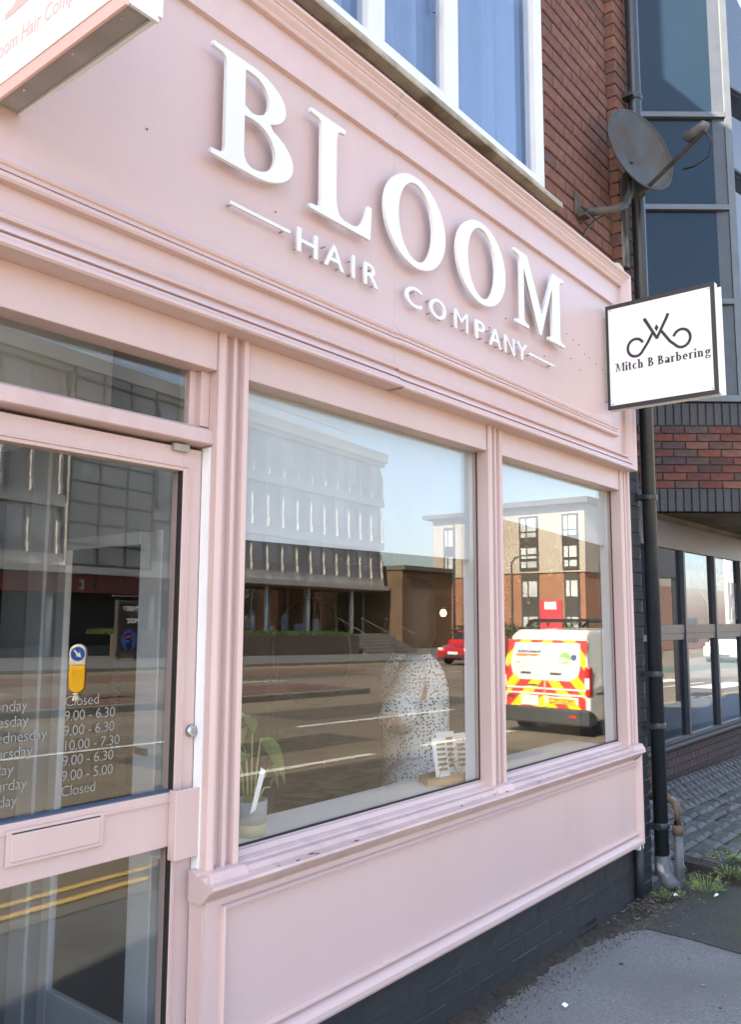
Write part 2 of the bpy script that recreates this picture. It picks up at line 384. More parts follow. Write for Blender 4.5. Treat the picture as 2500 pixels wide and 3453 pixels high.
def frame_sweep(prof, x0, x1, z0, z1, sides='btlr', ml=1, mr=1):
    """mitred moulding round a rectangle: prof = [(inset, y)], inset measured inward from the outer edge"""
    m = MB(); n = len(prof)
    def ring(cx, cz, sx, sz): return [(cx+sx*d, y, cz+sz*d) for d, y in prof]
    BL, BRt, TR, TL = ring(x0, z0, ml, 1), ring(x1, z0, -mr, 1), ring(x1, z1, -mr, -1), ring(x0, z1, ml, -1)
    for s, a, b in (('b', BL, BRt), ('r', BRt, TR), ('t', TR, TL), ('l', TL, BL)):
        if s in sides: m.add(a+b, [(i, i+1, n+i+1, n+i) for i in range(n-1)])
    return m
def run_x(prof, x0, x1):
    """extrude a (y,z) profile along X, capped"""
    return MB().prism(prof, lambda y, z, t: (t, y, z), x0, x1)

def gz(x): return -.02*max(0., min(x, 45.)-3.)
BX = [-90, 3, 45, 260]
def sheet(name, y0, y1, dz, material, x0=-90, x1=260, cuts=()):
    xs = sorted(set([x0, x1]+[b for b in BX if x0 < b < x1]+list(cuts))); m = MB()
    m.add([(x, y, gz(x)+dz) for x in xs for y in (y0, y1)], [(2*i, 2*i+2, 2*i+3, 2*i+1) for i in range(len(xs)-1)])
    return m.build(name, material)
def slab(name, y0, y1, z0, z1, material, x0, x1, parent=None, bevel=0):
    xs = sorted(set([x0, x1]+[b for b in BX if x0 < b < x1])); m = MB()
    for a, b in zip(xs, xs[1:]):
        m.hexa([(a, y0, gz(a)+z0), (b, y0, gz(b)+z0), (b, y1, gz(b)+z0), (a, y1, gz(a)+z0), (a, y0, gz(a)+z1), (b, y0, gz(b)+z1), (b, y1, gz(b)+z1), (a, y1, gz(a)+z1)])
    return m.build(name, material, parent, bevel)

# ================================================================== SETTING
struct(sheet('ground', -400, 300, -.16, 'tarmac_old'))
struct(sheet('road', -21.2, -1.87, -.1, 'asphalt'))
struct(sheet('pavement', -1.87, 14, 0, 'pavement'))
struct(slab('kerb', -1.98, -1.868, -.14, .004, 'kerb', -90, 200))
struct(slab('traffic_island', -12.6, -10.4, -.12, .03, 'kerb', -40, 15.2, bevel=.02))
struct(sheet('island_surface', -12.45, -10.55, .036, 'asphalt_red', -40, 15.0))
struct(slab('far_kerb', -21.4, -21.15, -.14, .02, 'kerb', -90, 200))
struct(sheet('far_pavement', -70, -21.3, .004, 'pavement'))
struct(sheet('red_lane', -19.6, -16.9, -.096, 'asphalt_red', -60, 24))
struct(sheet('cycle_lane', -9.6, -7.6, -.096, 'asphalt_green', 26, 120))
for nm, y0, y1, mm, xs in (('yellow_line', -2.36, -2.30, 'line_yellow', [(-60, 120)]), ('yellow_line', -2.53, -2.47, 'line_yellow', [(-60, 120)]),
                           ('lane_line', -4.56, -4.44, 'line_white', [(4.9, 7.9), (8.9, 11.2), (13, 19), (21, 27), (-1.5, 3.2)]),
                           ('lane_line', -7.02, -6.9, 'line_white', [(9.2, 13.4), (4.0, 7.6), (16, 20), (23, 27), (-3, 1)]),
                           ('far_line', -15.0, -14.86, 'line_white', [(6, 9), (14, 17), (22, 26)]), ('far_edge_line', -20.9, -20.75, 'line_yellow', [(-40, 80)]),
                           ('road_arrow', -4.05, -3.2, 'line_white', [(24, 28)]), ('road_arrow', -5.9, -5.3, 'line_white', [(24.5, 28)])):
    for a, b in xs: struct(sheet(nm, y0, y1, -.095 if 'far_edge' not in nm else -.094, mm, a, b))
for a, b, y0, y1 in ((2.2, 9.5, -4.25, -3.1), (5.5, 9.0, -6.2, -5.3), (10, 16, -8.8, -7.5), (-2, 6, -9.9, -8.2), (15, 22, -18.2, -15.6)): struct(sheet('road_patch', y0, y1, -.0975, 'road_patch', a, b))
# patched strip of darker old tarmac beside the wall and round the corner (lies on the pavement)
m = MB(); pts = [(3.80, -.05), (3.87, -.08), (3.97, -.15), (3.97, -.35), (3.94, -.55), (3.93, -1.2), (3.9, -1.86), (6.2, -1.86), (5.0, -.56), (4.97, -.22), (4.86, -.12), (4.80, .1), (4.0, .1)]
m.add([(x, y, gz(x)+.004) for x, y in pts], [tuple(range(len(pts)))]); struct(m.build('tarmac_patch', 'tarmac_old'))
# soil and dirt line where wall meets pavement: uneven low ridge
m = MB(); nseg = 420; prof_n = 5; o0 = 0
for i in range(nseg+1):
    x = .2+i*(4.25/nseg); wd = .060+.016*math.sin(x*5.1)+.007*math.sin(x*17)+.006*math.sin(x*47+1)+.012*random.random()+.09*max(0, x-3.5); h = .008+.008*random.random()
    for k in range(prof_n):
        t = k/(prof_n-1); m.v.append((x, .03-t*wd+random.uniform(-.004, .004), gz(x)+.006+h*(1-t)**1.6+(random.uniform(0, .004) if k < 4 else -.006)))
for i in range(nseg):
    for k in range(prof_n-1): a = i*prof_n+k; m.f.append((a, a+prof_n, a+prof_n+1, a+1))
stuff(tag(m.build('dirt_line', 'soil'), 'dark dirt and grit gathered along the foot of the painted wall', 'dirt'))

m = MB(); m2 = MB()
for i in range(3600):
    x = random.uniform(1.0, 4.9); y = -.03-abs(random.gauss(0, .06)); s = random.uniform(.0012, .0036); z = gz(x)+.006
    (m if i % 4 == 0 else m2).add([(x-s, y-s, z-.004), (x+s, y-s*.7, z-.004), (x+s*.2, y+s, z-.004), (x, y, z+s*.9)], [(0, 1, 3), (1, 2, 3), (2, 0, 3)])
stuff(tag(m.build('dark_grit', 'tarmac_old'), 'dark loose grit sprinkled over the pavement near the wall', 'grit')); stuff(tag(m2.build('pale_grit', 'kerb'), 'pale loose grit sprinkled over the pavement near the wall', 'grit'))
pv = bpy.data.objects['pavement']
for i in range(12):
    x, y, r = random.uniform(2.4, 4.6), random.uniform(-1.15, -.16), random.uniform(.005, .010)
    MB().lathe([(r, .0), (r*.9, .0012), (0, .0016)], (x, y, gz(x)+.0045), 9).build('gum_spot', random.choice(('tarmac_old', 'tarmac_old', 'kerb')), pv)
for pts in ([(3.98, -.16), (3.935, -.20), (3.94, -.24), (3.91, -.27), (3.92, -.31), (3.89, -.35)],):
    m = MB()
    for i, (x, y) in enumerate(pts): w_ = .0008+.0008*random.random(); m.v += [(x-w_, y-w_, gz(x)+.005), (x+w_, y+w_, gz(x)+.005)]
    m.f = [(2*i, 2*i+2, 2*i+3, 2*i+1) for i in range(len(pts)-1)]; m.build('crack', 'soil', pv)
# ---- setts: pyramid-topped pavers next to the far wall, then worn granite setts
sp = struct(sheet('sett_paving', -.30, 1.12, .003, 'soil', 4.86, 16))
def sett_mesh(lx, ly, h, kind):
    m = MB(); x, y = lx/2, ly/2
    if kind == 'pyr':  # raised facet
        m.add([(-x, -y, -.03), (x, -y, -.03), (x, y, -.03), (-x, y, -.03), (-x, -y, .012), (x, -y, .012), (x, y, .012), (-x, y, .012), (random.uniform(-.1, .1)*x, random.uniform(-.1, .1)*y, h)],
              [(0, 1, 5, 4), (1, 2, 6, 5), (2, 3, 7, 6), (3, 0, 4, 7), (4, 5, 8), (5, 6, 8), (6, 7, 8), (7, 4, 8)])
    else:
        j = lambda s: s*random.uniform(.9, 1.06)
        b = [(-j(x), -j(y), 0), (j(x), -j(y), 0), (j(x), j(y), 0), (-j(x), j(y), 0)]
        k1 = [(p[0]*.98, p[1]*.98, h*.45) for p in b]; k2 = [(p[0]*.62+random.uniform(-.015, .015), p[1]*.6+random.uniform(-.01, .01), h*random.uniform(.85, 1.15)) for p in b]
        m.add([(p[0], p[1], -.03) for p in b]+k1+k2, [(i, (i+1) % 4, 4+(i+1) % 4, 4+i) for i in range(4)]+[(4+i, 4+(i+1) % 4, 8+(i+1) % 4, 8+i) for i in range(4)]+[(8, 9, 10, 11)])
    me = m.mesh('sett'); me.materials.append(MATS['sett']); return me
pyr = [sett_mesh(.112, .118, .058, 'pyr') for _ in range(4)]; gran = [sett_mesh(.165, .118, .034, 'g') for _ in range(7)]
def put_sett(me, x, y, rz):
    o = bpy.data.objects.new('sett', me); col.objects.link(o); o.location = (x, y, gz(x)+.012+random.uniform(-.004, .004)); o.rotation_euler = (random.uniform(-.03, .03), random.uniform(-.03, .03), rz); o.parent = sp
for r in range(4):
    for i in range(34): put_sett(random.choice(pyr), 5.6+i*.124+(r % 2)*.0, 1.03-r*.135, 0)
for r in range(7):
    y = .48-r*.128
    for i in range(20):
        x = 4.86+i*.176+(r % 2)*.085+(.0 if r < 5 else .1)
        if x < 4.80+.35*max(0, r-3) or x > 8.2: continue
        if y < -.12 and x < 5.45: continue
        put_sett(random.choice(gran), x+random.uniform(-.012, .012), y+random.uniform(-.012, .012), random.uniform(-.08, .08))

# ================================================================== SHOP BUILDING
XL, XR = -.6, 4.25           # shopfront extents
SH = thing('shop_building', 'brick shop building with a pale pink painted timber shopfront and pink door', 'shop', (2, 0, 0))
# --- fascia
fas = MB().box(XL, 2.1993, -.03, .07, 2.20, 3.20).build('fascia', 'pink', SH)
MB().box(2.2007, 4.20, -.0295, .07, 2.20, 3.20).build('fascia_board', 'pink', fas)
# outer frame: ogee lip all round with an inner bead, the bottom one sits a little proud
ogee = [(0, .06), (0, -.066), (.005, -.071), (.014, -.070), (.024, -.058), (.031, -.055), (.0325, -.046), (.0350, -.046), (.0365, -.057), (.046, -.053), (.060, -.041), (.062, -.0365), (.0650, -.0365), (.067, -.049), (.073, -.051), (.079, -.047), (.081, -.0295)]
for a, b in ((XL, 2.2), (2.2, XR)):
    frame_sweep(ogee, a, b, 2.157-(.003 if a > 1 else 0), 3.220-(.002 if a > 1 else 0), 'bt' if a < 1 else 'btr', 0, 0 if a < 1 else 1).build('outer_moulding', 'pink', fas)
MB().box(XL, XR-.003, -.058, .0, 2.1575, 2.165).build('soffit_board', 'pink', fas)
MB().box(XL, XR, -.056, .12, 3.2165, 3.2245).build('capping', 'pink_worn', fas)
# thin raised frieze line and sunk sign panel
for a, b, dz in ((XL, 2.2, 0), (2.2005, 4.06, .003)):
    run_x([(-.030, 3.052+dz), (-.034, 3.053+dz), (-.034, 3.060+dz), (-.030, 3.061+dz)], a, b).build('frieze_line', 'pink', fas)
    run_x([(-.030, 3.003+dz), (-.046, 3.005+dz), (-.046, 3.052+dz), (-.030, 3.054+dz)], a, b-.0).build('panel_top_rail', 'pink', fas)
    run_x([(-.030, 2.305+dz), (-.052, 2.306+dz), (-.056, 2.312+dz), (-.055, 2.320+dz), (-.049, 2.325+dz), (-.0385, 2.3265+dz), (-.0385, 2.3295+dz), (-.045, 2.331+dz), (-.045, 2.340+dz), (-.050, 2.343+dz), (-.053, 2.350+dz), (-.049, 2.357+dz), (-.041, 2.364+dz), (-.036, 2.373+dz), (-.030, 2.376+dz)], a, b).build('panel_bottom_moulding', 'pink', fas)
# screw holes and filled fixings left of an older sign
m = MB()
for x, z in ((3.53, 2.71), (3.60, 2.70), (3.66, 2.69), (3.72, 2.66), (3.775, 2.655), (3.85, 2.64), (3.57, 2.60), (3.67, 2.57), (3.30, 2.545), (2.96, 2.62), (2.83, 2.545), (1.18, 2.60), (1.63, 2.56), (2.03, 2.66), (1.95, 2.63), (3.93, 2.63)):
    m.lathe([(.0030, 0), (.0030, -.002)], (x, -.030, z), 8, 'y')
m.build('screw_hole', 'salon_wall', fas)
# --- header beam above the glazing
hd = MB().box(XL, 1.457, .001, .07, 2.052, 2.158).box(1.564, 2.846, .0, .07, 2.052, 2.158).box(2.952, 4.167, .0, .07, 2.052, 2.158).build('header_beam', 'pink', SH, .003)
# --- pilasters with flutes
def pilaster(x0, x1, name='pilaster', zb=.737):
    w_ = x1-x0; p = [(x0, .07), (x0, -.004), (x0+.10*w_, -.012), (x0+.17*w_, -.012), (x0+.20*w_, -.002), (x0+.25*w_, .010), (x0+.44*w_, .010), (x0+.47*w_, -.006), (x0+.56*w_, -.008), (x0+.59*w_, .010), (x0+.78*w_, .010), (x0+.82*w_, -.008), (x0+.94*w_, -.012), (x1, -.006), (x1, .07)]
    o = MB().prism(p, lambda a, b, t: (a, b, t), zb, 2.158).build(name, 'pink', SH)
    MB().hexa([(x0-.012, -.045, .735), (x1+.012, -.045, .735), (x1+.012, .02, .735), (x0-.012, .02, .735), (x0-.004, -.030, .765), (x1+.004, -.030, .765), (x1+.004, .02, .768), (x0-.004, .02, .768)]).build('base_block', 'pink_worn', o, .003)
    return o
pilaster(1.457, 1.564); pilaster(2.850, 2.952); pilaster(4.168, 4.285); pilaster(.40, .50)
# deeper posts behind pilasters (reveals seen at the glass line)
for a, b in ((2.853, 2.949), (1.460, 1.563), (4.171, 4.28)): MB().box(a, b, .0705, .105, .74, 2.10).build('window_post', 'pink', SH)
# --- stall riser with panel, nosing and base moulding
ris = MB().box(1.445, 4.237, -.020, .03, .30, .72).build('stall_riser', 'pink', SH)
MB().hexa([(1.444, -.012, .30), (1.452, -.0195, .30), (1.452, .04, .30), (1.444, .04, .30), (1.444, -.012, .72), (1.452, -.0195, .72), (1.452, .04, .72), (1.444, .04, .72)]).build('end_post', 'pink', ris)
bead = [(0, -.0195), (.0005, -.031), (.004, -.036), (.009, -.035), (.012, -.028), (.013, -.0195)]
frame_sweep(bead, 1.495, 4.226, .340, .680).build('panel_bead', 'pink', ris)
frame_sweep([(0, .02), (0, -.043), (.008, -.046), (.022, -.045), (.030, -.038), (.040, -.026), (.044, -.0195)], 1.44, 4.245, .288, .735, 'br').build('base_moulding', 'pink', ris)
run_x([(.03, .695), (-.021, .695), (-.024, .700), (-.034, .708), (-.046, .722), (-.050, .727), (-.058, .728), (-.062, .734), (-.060, .741), (-.03, .7455), (-.028, .752), (-.022, .757), (.000, .7575), (.004, .762), (.018, .768), (.03, .7685)], 1.432, 4.25).build('sill_nosing', 'pink_worn', ris)
for a, b in ((1.565, 2.849), (2.953, 4.167)):
    run_x([(.022, .735), (.0215, .762), (.026, .774), (.032, .781), (.038, .782), (.043, .778), (.046, .778), (.048, .783), (.052, .7843), (.0602, .7843), (.0602, .735)], a, b).build('glazing_bead', 'pink', ris)
nos = [o for o in ris.children if o.name.startswith('sill_nosing')][0]
for i in range(16):   # flaked paint along the sill ledge
    x = random.choice((random.uniform(1.6, 2.2), random.uniform(1.6, 4.1))); y = random.uniform(-.055, -.034); s = random.uniform(.002, .007); z = .7445+(y+.03)*.15+.0008
    m = MB(); ring = [(x+s*2.2*math.cos(t)*random.uniform(.5, 1.2), y+s*.7*math.sin(t)*random.uniform(.5, 1.1)) for t in [k*1.05 for k in range(6)]]
    m.add([(a, b, .7466+(b+.03)*.15) for a, b in ring], [tuple(range(6))]); m.build('paint_chip', random.choice(('soil', 'brick_painted', 'stone_sill')), nos)
# --- shop windows
for a, b, nm in ((1.566, 2.850, 'left'), (2.952, 4.167, 'right')):
    fr = MB().box(a, b, .0605, .066, .745, .786).box(a, b, .0605, .066, 2.075, 2.10).box(a, a+.006, .0605, .066, .786, 2.075).box(b-.006, b, .0605, .066, .786, 2.075).build('window_frame', 'pink_worn', SH)
    MB().box(a-.002, b+.002, .052, .060, .7835, 2.105).build('glass_pane', 'shop_glass', fr)
    run_x([(.0515, .7845), (.048, .7845), (.0475, .789), (.0515, .7898)], a, b).build('putty_line', 'cable', fr)
    MB().box(b-.004, b, .0475, .0517, .790, 2.05).build('edge_seal', 'cable', fr)
    # white inner reveal post, window head and board
    MB().box(b-.005, b+.006, .0665, .112, .757, 2.12).build('inner_reveal', 'board', fr)
    MB().box(a-.03, b+.03, .0665, .34, .728, .757).build('window_board', 'board', fr, .002)
    MB().box(a-.03, b+.03, .15, .26, 2.06, 2.12).build('window_head', 'board', fr)
# --- plinth of painted brick below the riser
pl = MB().box(XL, 4.30, .0232, .25, -.1, .31).build('plinth', 'mortar_dark', SH)
brickwork(pl, 'brick_painted', (0, .022, -.055), 0, .9, 4.295, 0, .36, joint=.008, depth=.02, skip=lambda x, z: 3.6 < x < 3.82 and .03 < z < .12, jit=.0015)
ab = MB().box(3.605, 3.815, .024, .05, -.02, .060).build('air_brick', 'brick_painted', SH)
m = MB()
for i in range(7):
    for k in range(2): m.box(3.622+i*.027, 3.638+i*.027, .0215, .0238, -.008+k*.032, .012+k*.032)
m.build('air_hole', 'black_metal', ab)
wp = MB().tube([(4.262, -.002, .29), (4.262, -.002, .02)], .022, 10).build('waste_pipe', 'brick_painted', SH, smooth=True)
MB().box(4.235, 4.29, -.02, .03, .25, .29).build('pipe_cap', 'litter_white', wp, .006)
# --- right pier: painted below, red brick above; main red-brick wall with window
pier = MB().box(4.276, 4.515, .0345, .3, -.2, 3.12).build('painted_pier', 'mortar_dark', SH)
brickwork(pier, 'brick_painted', (0, .030, -.16), 0, 4.272, 4.52, 0, 3.26, joint=.007, depth=.02, jit=.0025)
up = MB().box(3.585, 4.40, .090, .30, 3.1, 8.45).box(1.0, 3.585, .09, .3, 3.1, 3.42).box(-5, 1.45, .09, .3, 2.3, 8.45).box(1.45, 3.585, .09, .3, 5.1, 8.45).build('brick_wall', 'mortar', SH)
brickwork(up, 'brick_red', (0, .080, 3.035), 0, 3.578, 4.378, 0, 2.6, depth=.03, joint=.009, phase=1)
brickwork(up, 'brick_red', (0, .080, 3.035), 0, 1.0, 3.60, 0, .40, depth=.03, joint=.009)
pr = MB().box(4.385, 4.575, .042, .30, 3.1, 8.45).build('brick_pier', 'mortar', SH)
brickwork(pr, 'brick_red', (0, .030, 3.02), 0, 4.38, 4.58, 0, 2.6, depth=.065, joint=.010)
# --- upper window
uw = MB()
uw.box(1.45, 3.572, .085, .14, 3.436, 3.512).box(3.487, 3.572, .085, .14, 3.512, 5.03).box(1.45, 1.53, .085, .14, 3.512, 5.03).box(1.45, 3.572, .085, .14, 5.03, 5.1)
uw.box(2.195, 2.285, .086, .139, 3.512, 5.03).box(2.71, 2.80, .086, .139, 3.512, 5.03)
uwf = uw.build('upper_window', 'white_frame', SH)
MB().box(2.286, 2.297, .088, .13, 3.531, 5.03).box(2.286, 2.709, .0885, .13, 3.513, 3.5305).box(2.698, 2.709, .088, .13, 3.531, 5.03).build('sash_edge', 'white_frame', uwf)
for a, b in ((1.53, 2.195), (2.295, 2.71), (2.80, 3.487)): MB().box(a-.002, b+.002, .112, .118, 3.505, 5.04).build('glass_pane', 'upper_glass', uwf)
MB().tube([(2.64, .1, 3.86), (2.635, .098, 3.93)], .006, 6).build('window_latch', 'van_navy', uwf)
m = MB(); n = 220   # gathered curtain behind the upper window
for i in range(n+1):
    x = 1.5+i*2.05/n; y = .20+.022*math.sin(x*31+1.2*math.sin(x*7))+.012*math.sin(x*67)
    m.v += [(x, y, 3.42), (x, y, 5.08)]
m.f = [(2*i, 2*i+2, 2*i+3, 2*i+1) for i in range(n)]
MB.build(m, 'curtain', 'curtain', uwf, smooth=True)
MB().box(1.4, 3.66, .3, .32, 3.3, 5.2).build('room_backing', 'curtain', uwf)
sil = run_x([(.14, 3.398), (.034, 3.397), (.031, 3.404), (.033, 3.4225), (.14, 3.4335)], 1.2, 3.655).build('stone_sill', 'stone_sill', SH)
m = MB()   # moss and rubble on the ledge between fascia capping and brickwork
for i in range(150):
    x = random.uniform(1.0, 4.36); s = random.uniform(.012, .03); y = random.uniform(.02, .08); z = 3.222
    m.add([(x-s, y-s, z), (x+s, y-s*.8, z), (x+s*.7, y+s, z), (x-s*.8, y+s, z), (x+random.uniform(-s, s)*.4, y, z+s*random.uniform(.8, 1.5))], [(0, 1, 4), (1, 2, 4), (2, 3, 4), (3, 0, 4), (0, 3, 2, 1)])
MB.build(m, 'moss', 'moss', SH)['kind'] = 'stuff'
MB().lathe([(.045, 0), (.05, .03), (.045, .07), (.028, .095), (.0, .10)], (4.28, .03, 3.222), 14).build('fascia_finial', 'cream_old', SH, smooth=True)
bt = MB().box(4.385, 4.43, .0, .03, 3.34, 3.86).build('timber_batten', 'old_timber', SH, .003)
MB().box(4.43, 4.452, .004, .03, 3.34, 3.86).build('batten_side', 'old_timber', bt, .002)
# --- shell: sides, back, floors, roof
MB().box(4.35, 4.575, .301, 9, -.2, 8.45).build('side_wall', 'brick_mixed', SH)
MB().box(-5, 4.35, 8.8, 9, -.2, 8.45).build('back_wall', 'brick_mixed', SH)
MB().box(-5, -4.8, .301, 8.8, -.2, 8.45).build('side_wall', 'brick_mixed', SH)
rf = MB().prism([(-.05, 8.44), (9.05, 8.44), (4.5, 11.18)], lambda y, z, t: (t, y, z), -5.1, 4.60).build('roof', 'roof_grey', SH)
MB().box(4.0, 4.59, 1.72, 2.5, 8.5, 11.6).build('chimney', 'brick_mixed', rf)
MB().box(-5, 4.35, .12, 8.8, 2.62, 2.74).build('ceiling', 'ceiling', SH)
MB().box(-5, 4.35, .26, 8.8, -.05, .02).build('salon_floor', 'salon_floor', SH)
MB().box(4.30, 4.349, .115, 8.8, 0, 2.62).build('salon_side_wall', 'salon_wall', SH)
MB().box(-5, 4.30, 8.6, 8.79, 0, 2.62).build('salon_back_wall', 'salon_wall', SH)
MB().box(-5, .40, .03, .25, -.1, 2.2).build('end_wall', 'brick_painted', SH)
# --- entrance: frame, transom light, door
ef = MB().box(.50, .545, .02, .10, 0, 2.052).build('door_frame', 'pink', SH)
MB().box(1.4528, 1.4568, .0195, .0495, 0, 1.845).build('white_stop', 'board', ef)
MB().box(.545, 1.457, .060, .105, 1.852, 1.893).build('transom_rail', 'pink', ef)
run_x([(.060, 1.848), (.014, 1.850), (.010, 1.853), (.010, 1.887), (.022, 1.894), (.045, 1.902), (.060, 1.906), (.068, 1.906), (.068, 1.848)], .50, 1.4565).build('transom_bar', 'pink_worn', ef)
MB().box(1.427, 1.4565, .030, .075, 1.90, 2.052).box(1.405, 1.4275, .05, .075, 1.90, 2.052).build('transom_stile', 'pink', ef, .002)
MB().box(.54, 1.41, .058, .064, 1.90, 2.06).build('transom_glass', 'door_glass', ef)
door = MB().box(1.392, 1.452, .05, .095, .05, 1.838).box(.545, .62, .05, .095, .05, 1.838).box(.62, 1.392, .05, .095, 1.776, 1.838).box(.62, 1.392, .05, .095, .832, .962).box(.62, 1.392, .05, .095, .05, .19).build('door', 'pink', SH, .002)
frame_sweep([(0, .0505), (0, .0455), (.004, .0455), (.005, .0505)], .600, 1.412, .940, 1.790).build('moulding_line', 'pink', door)
MB().box(1.398, 1.4, .046, .0505, .2, .80).build('moulding_line', 'pink', door)
MB().box(.61, 1.396, .070, .076, .955, 1.782).build('upper_pane', 'door_glass', door)
MB().box(.61, 1.396, .070, .076, .18, .838).build('lower_pane', 'door_glass', door)
MB().box(1.3895, 1.3925, .0515, .0695, .19, .832).box(1.3895, 1.3925, .0515, .0695, .962, 1.776).build('gasket', 'cable', door)
run_x([(.0695, .962), (.0515, .9622), (.0515, .9655), (.0695, .968)], .62, 1.389).build('pane_gasket', 'gasket_blue', door)
lb = MB().box(.964, 1.180, .040, .0495, .882, .940).build('letter_box', 'pink', door, .003)
MB().box(.955, 1.19, .0425, .0495, .874, .948).build('letter_plate', 'pink', lb, .002)
MB().box(.966, 1.178, .0405, .0425, .9405, .9425).build('flap_gap', 'salon_dark', lb)
cp = MB().box(1.378, 1.464, .022, .030, .800, .968).box(1.378, 1.386, .030, .05, .800, .968).build('lock_cover', 'pink', door, .003)
lk = MB().lathe([(.0, -.012), (.012, -.012), (.0155, -.009), (.0165, 0)], (1.440, .0495, 1.106), 20, 'y').build('lock_cylinder', 'brass_lock', door, smooth=True)
MB().lathe([(.0, -.002), (.008, -.002), (.008, 0)], (1.440, .0375, 1.106), 14, 'y').box(1.4392, 1.4408, .0345, .0375, 1.1, 1.106).build('keyhole', 'sign_alu', lk)
cl = MB().box(1.35, 1.40, .036, .05, 1.824, 1.844).build('door_catch', 'sign_alu', ef, .002)
# opening hours on the glass
hrs = [('Monday', 'Closed'), ('Tuesday', '9.00 - 6.30'), ('Wednesday', '9.00 - 6.30'), ('Thursday', '10.00 - 7.30'), ('Friday', '9.00 - 6.30'), ('Saturday', '9.00 - 5.00'), ('Sunday', 'Closed')]
dp = [o for o in door.children if o.name.startswith('upper_pane')][0]
for i, (d, h) in enumerate(hrs):
    z = 1.193-i*.0332
    for s_, x in ((d, .898), (h, 1.090)):
        link('hours_text', xf(text_mesh(s_, .0335, .0002, .95, -.0003), FRONT(x, .0692, z)), 'text_frost', dp)
# --- lobby behind the door: white panelled side with a glazed inner door
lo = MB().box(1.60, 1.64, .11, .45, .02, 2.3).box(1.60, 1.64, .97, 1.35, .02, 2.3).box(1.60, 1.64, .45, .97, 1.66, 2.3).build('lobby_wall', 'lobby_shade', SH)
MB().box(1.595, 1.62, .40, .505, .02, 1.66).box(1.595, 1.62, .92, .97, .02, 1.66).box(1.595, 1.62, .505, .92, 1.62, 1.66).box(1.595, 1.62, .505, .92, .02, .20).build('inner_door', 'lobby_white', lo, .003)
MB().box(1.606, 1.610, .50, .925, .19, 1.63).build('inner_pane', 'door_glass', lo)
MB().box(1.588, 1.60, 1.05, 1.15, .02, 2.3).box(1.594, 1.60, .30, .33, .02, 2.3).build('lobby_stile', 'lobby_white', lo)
MB().box(.0, 1.60, 1.37, 1.42, .02, 2.3).build('lobby_back', 'salon_dark', lo)
for x in (1.36, 1.44, 1.50): MB().box(x, x+.010, 1.33, 1.37, .02, 2.3).build('lobby_trim', 'lobby_white', lo)
MB().box(.3, 1.6, .12, 1.4, 2.3, 2.34).build('lobby_ceiling', 'lobby_shade', lo)
bxx = MB().box(.9, 1.50, .55, 1.2, 1.98, 2.25).build('meter_cupboard', 'lobby_white', lo, .004)
MB().box(1.588, 1.5945, .43, .49, .985, 1.005).build('inner_handle', 'salon_dark', lo)

# ================================================================== SIGNS
FL = thing('fascia_lettering', 'raised white letters BLOOM HAIR COMPANY across the pink fascia', 'lettering', (2.4, -.06, 2.45))
CAP = .315
def br(x, y, dx, dy): return [(x, y)]
glyphs = {
 'B': (.0, [[(0, 1), (.42, 1)]+ell(.45, .765, .415, .235, 85, -58)+ell(.475, .275, .495, .275, 62, -90)+[(0, 0), (0, .045), (.10, .052), (.14, .075), (.15, .13), (.15, .87), (.14, .925), (.10, .948), (0, .955)],
             [(.365, .93), (.42, .935)]+ell(.44, .75, .215, .185, 80, -88)+[(.365, .60)],
             [(.365, .505), (.45, .512)]+ell(.475, .285, .265, .225, 85, -95)+[(.40, .085), (.372, .13), (.365, .19)]]),
 'L': (.0, [[(0, 1), (.50, 1), (.50, .955), (.42, .945), (.385, .92), (.372, .86), (.372, .24), (.385, .15), (.42, .085), (.48, .055), (.62, .052), (.70, .075), (.78, .15), (.83, .25), (.855, .35), (.92, .35), (.90, 0), (0, 0), (0, .045), (.10, .052), (.14, .075), (.15, .13), (.15, .87), (.14, .925), (.10, .948), (0, .955)]]),
 'O': (.0, [ell(.57, .5, .57, .52, 0, 360, 48)[:-1], ell(.57, .5, .325, .445, 0, 360, 48)[:-1]]),
 'M': (.0, [[(0, 1), (.34, 1), (.745, .30), (1.09, 1), (1.43, 1), (1.43, .955), (1.34, .945), (1.305, .92), (1.295, .87), (1.295, .13), (1.305, .08), (1.34, .055), (1.43, .045), (1.43, 0), (.93, 0), (.93, .045), (1.01, .055), (1.045, .08), (1.055, .13), (1.055, .76), (.72, 0), (.66, 0), (.245, .80), (.245, .13), (.255, .08), (.29, .055), (.37, .045), (.37, 0), (.02, 0), (.02, .045), (.11, .055), (.145, .08), (.155, .13), (.155, .87), (.14, .925), (.10, .948), (0, .955)]]),
}
for ch, x in (('B', 1.352), ('L', 1.734), ('O', 2.095), ('O', 2.533), ('M', 2.972)):
    me = poly_mesh(glyphs[ch][1], .018); k = CAP*1.01
    xf(me, FRONT(x, -.064, 2.604) @ Matrix.Diagonal((k, k, .33, 1)))
    link('letter', me, 'white_letter', FL, label='large white serif letter '+ch)
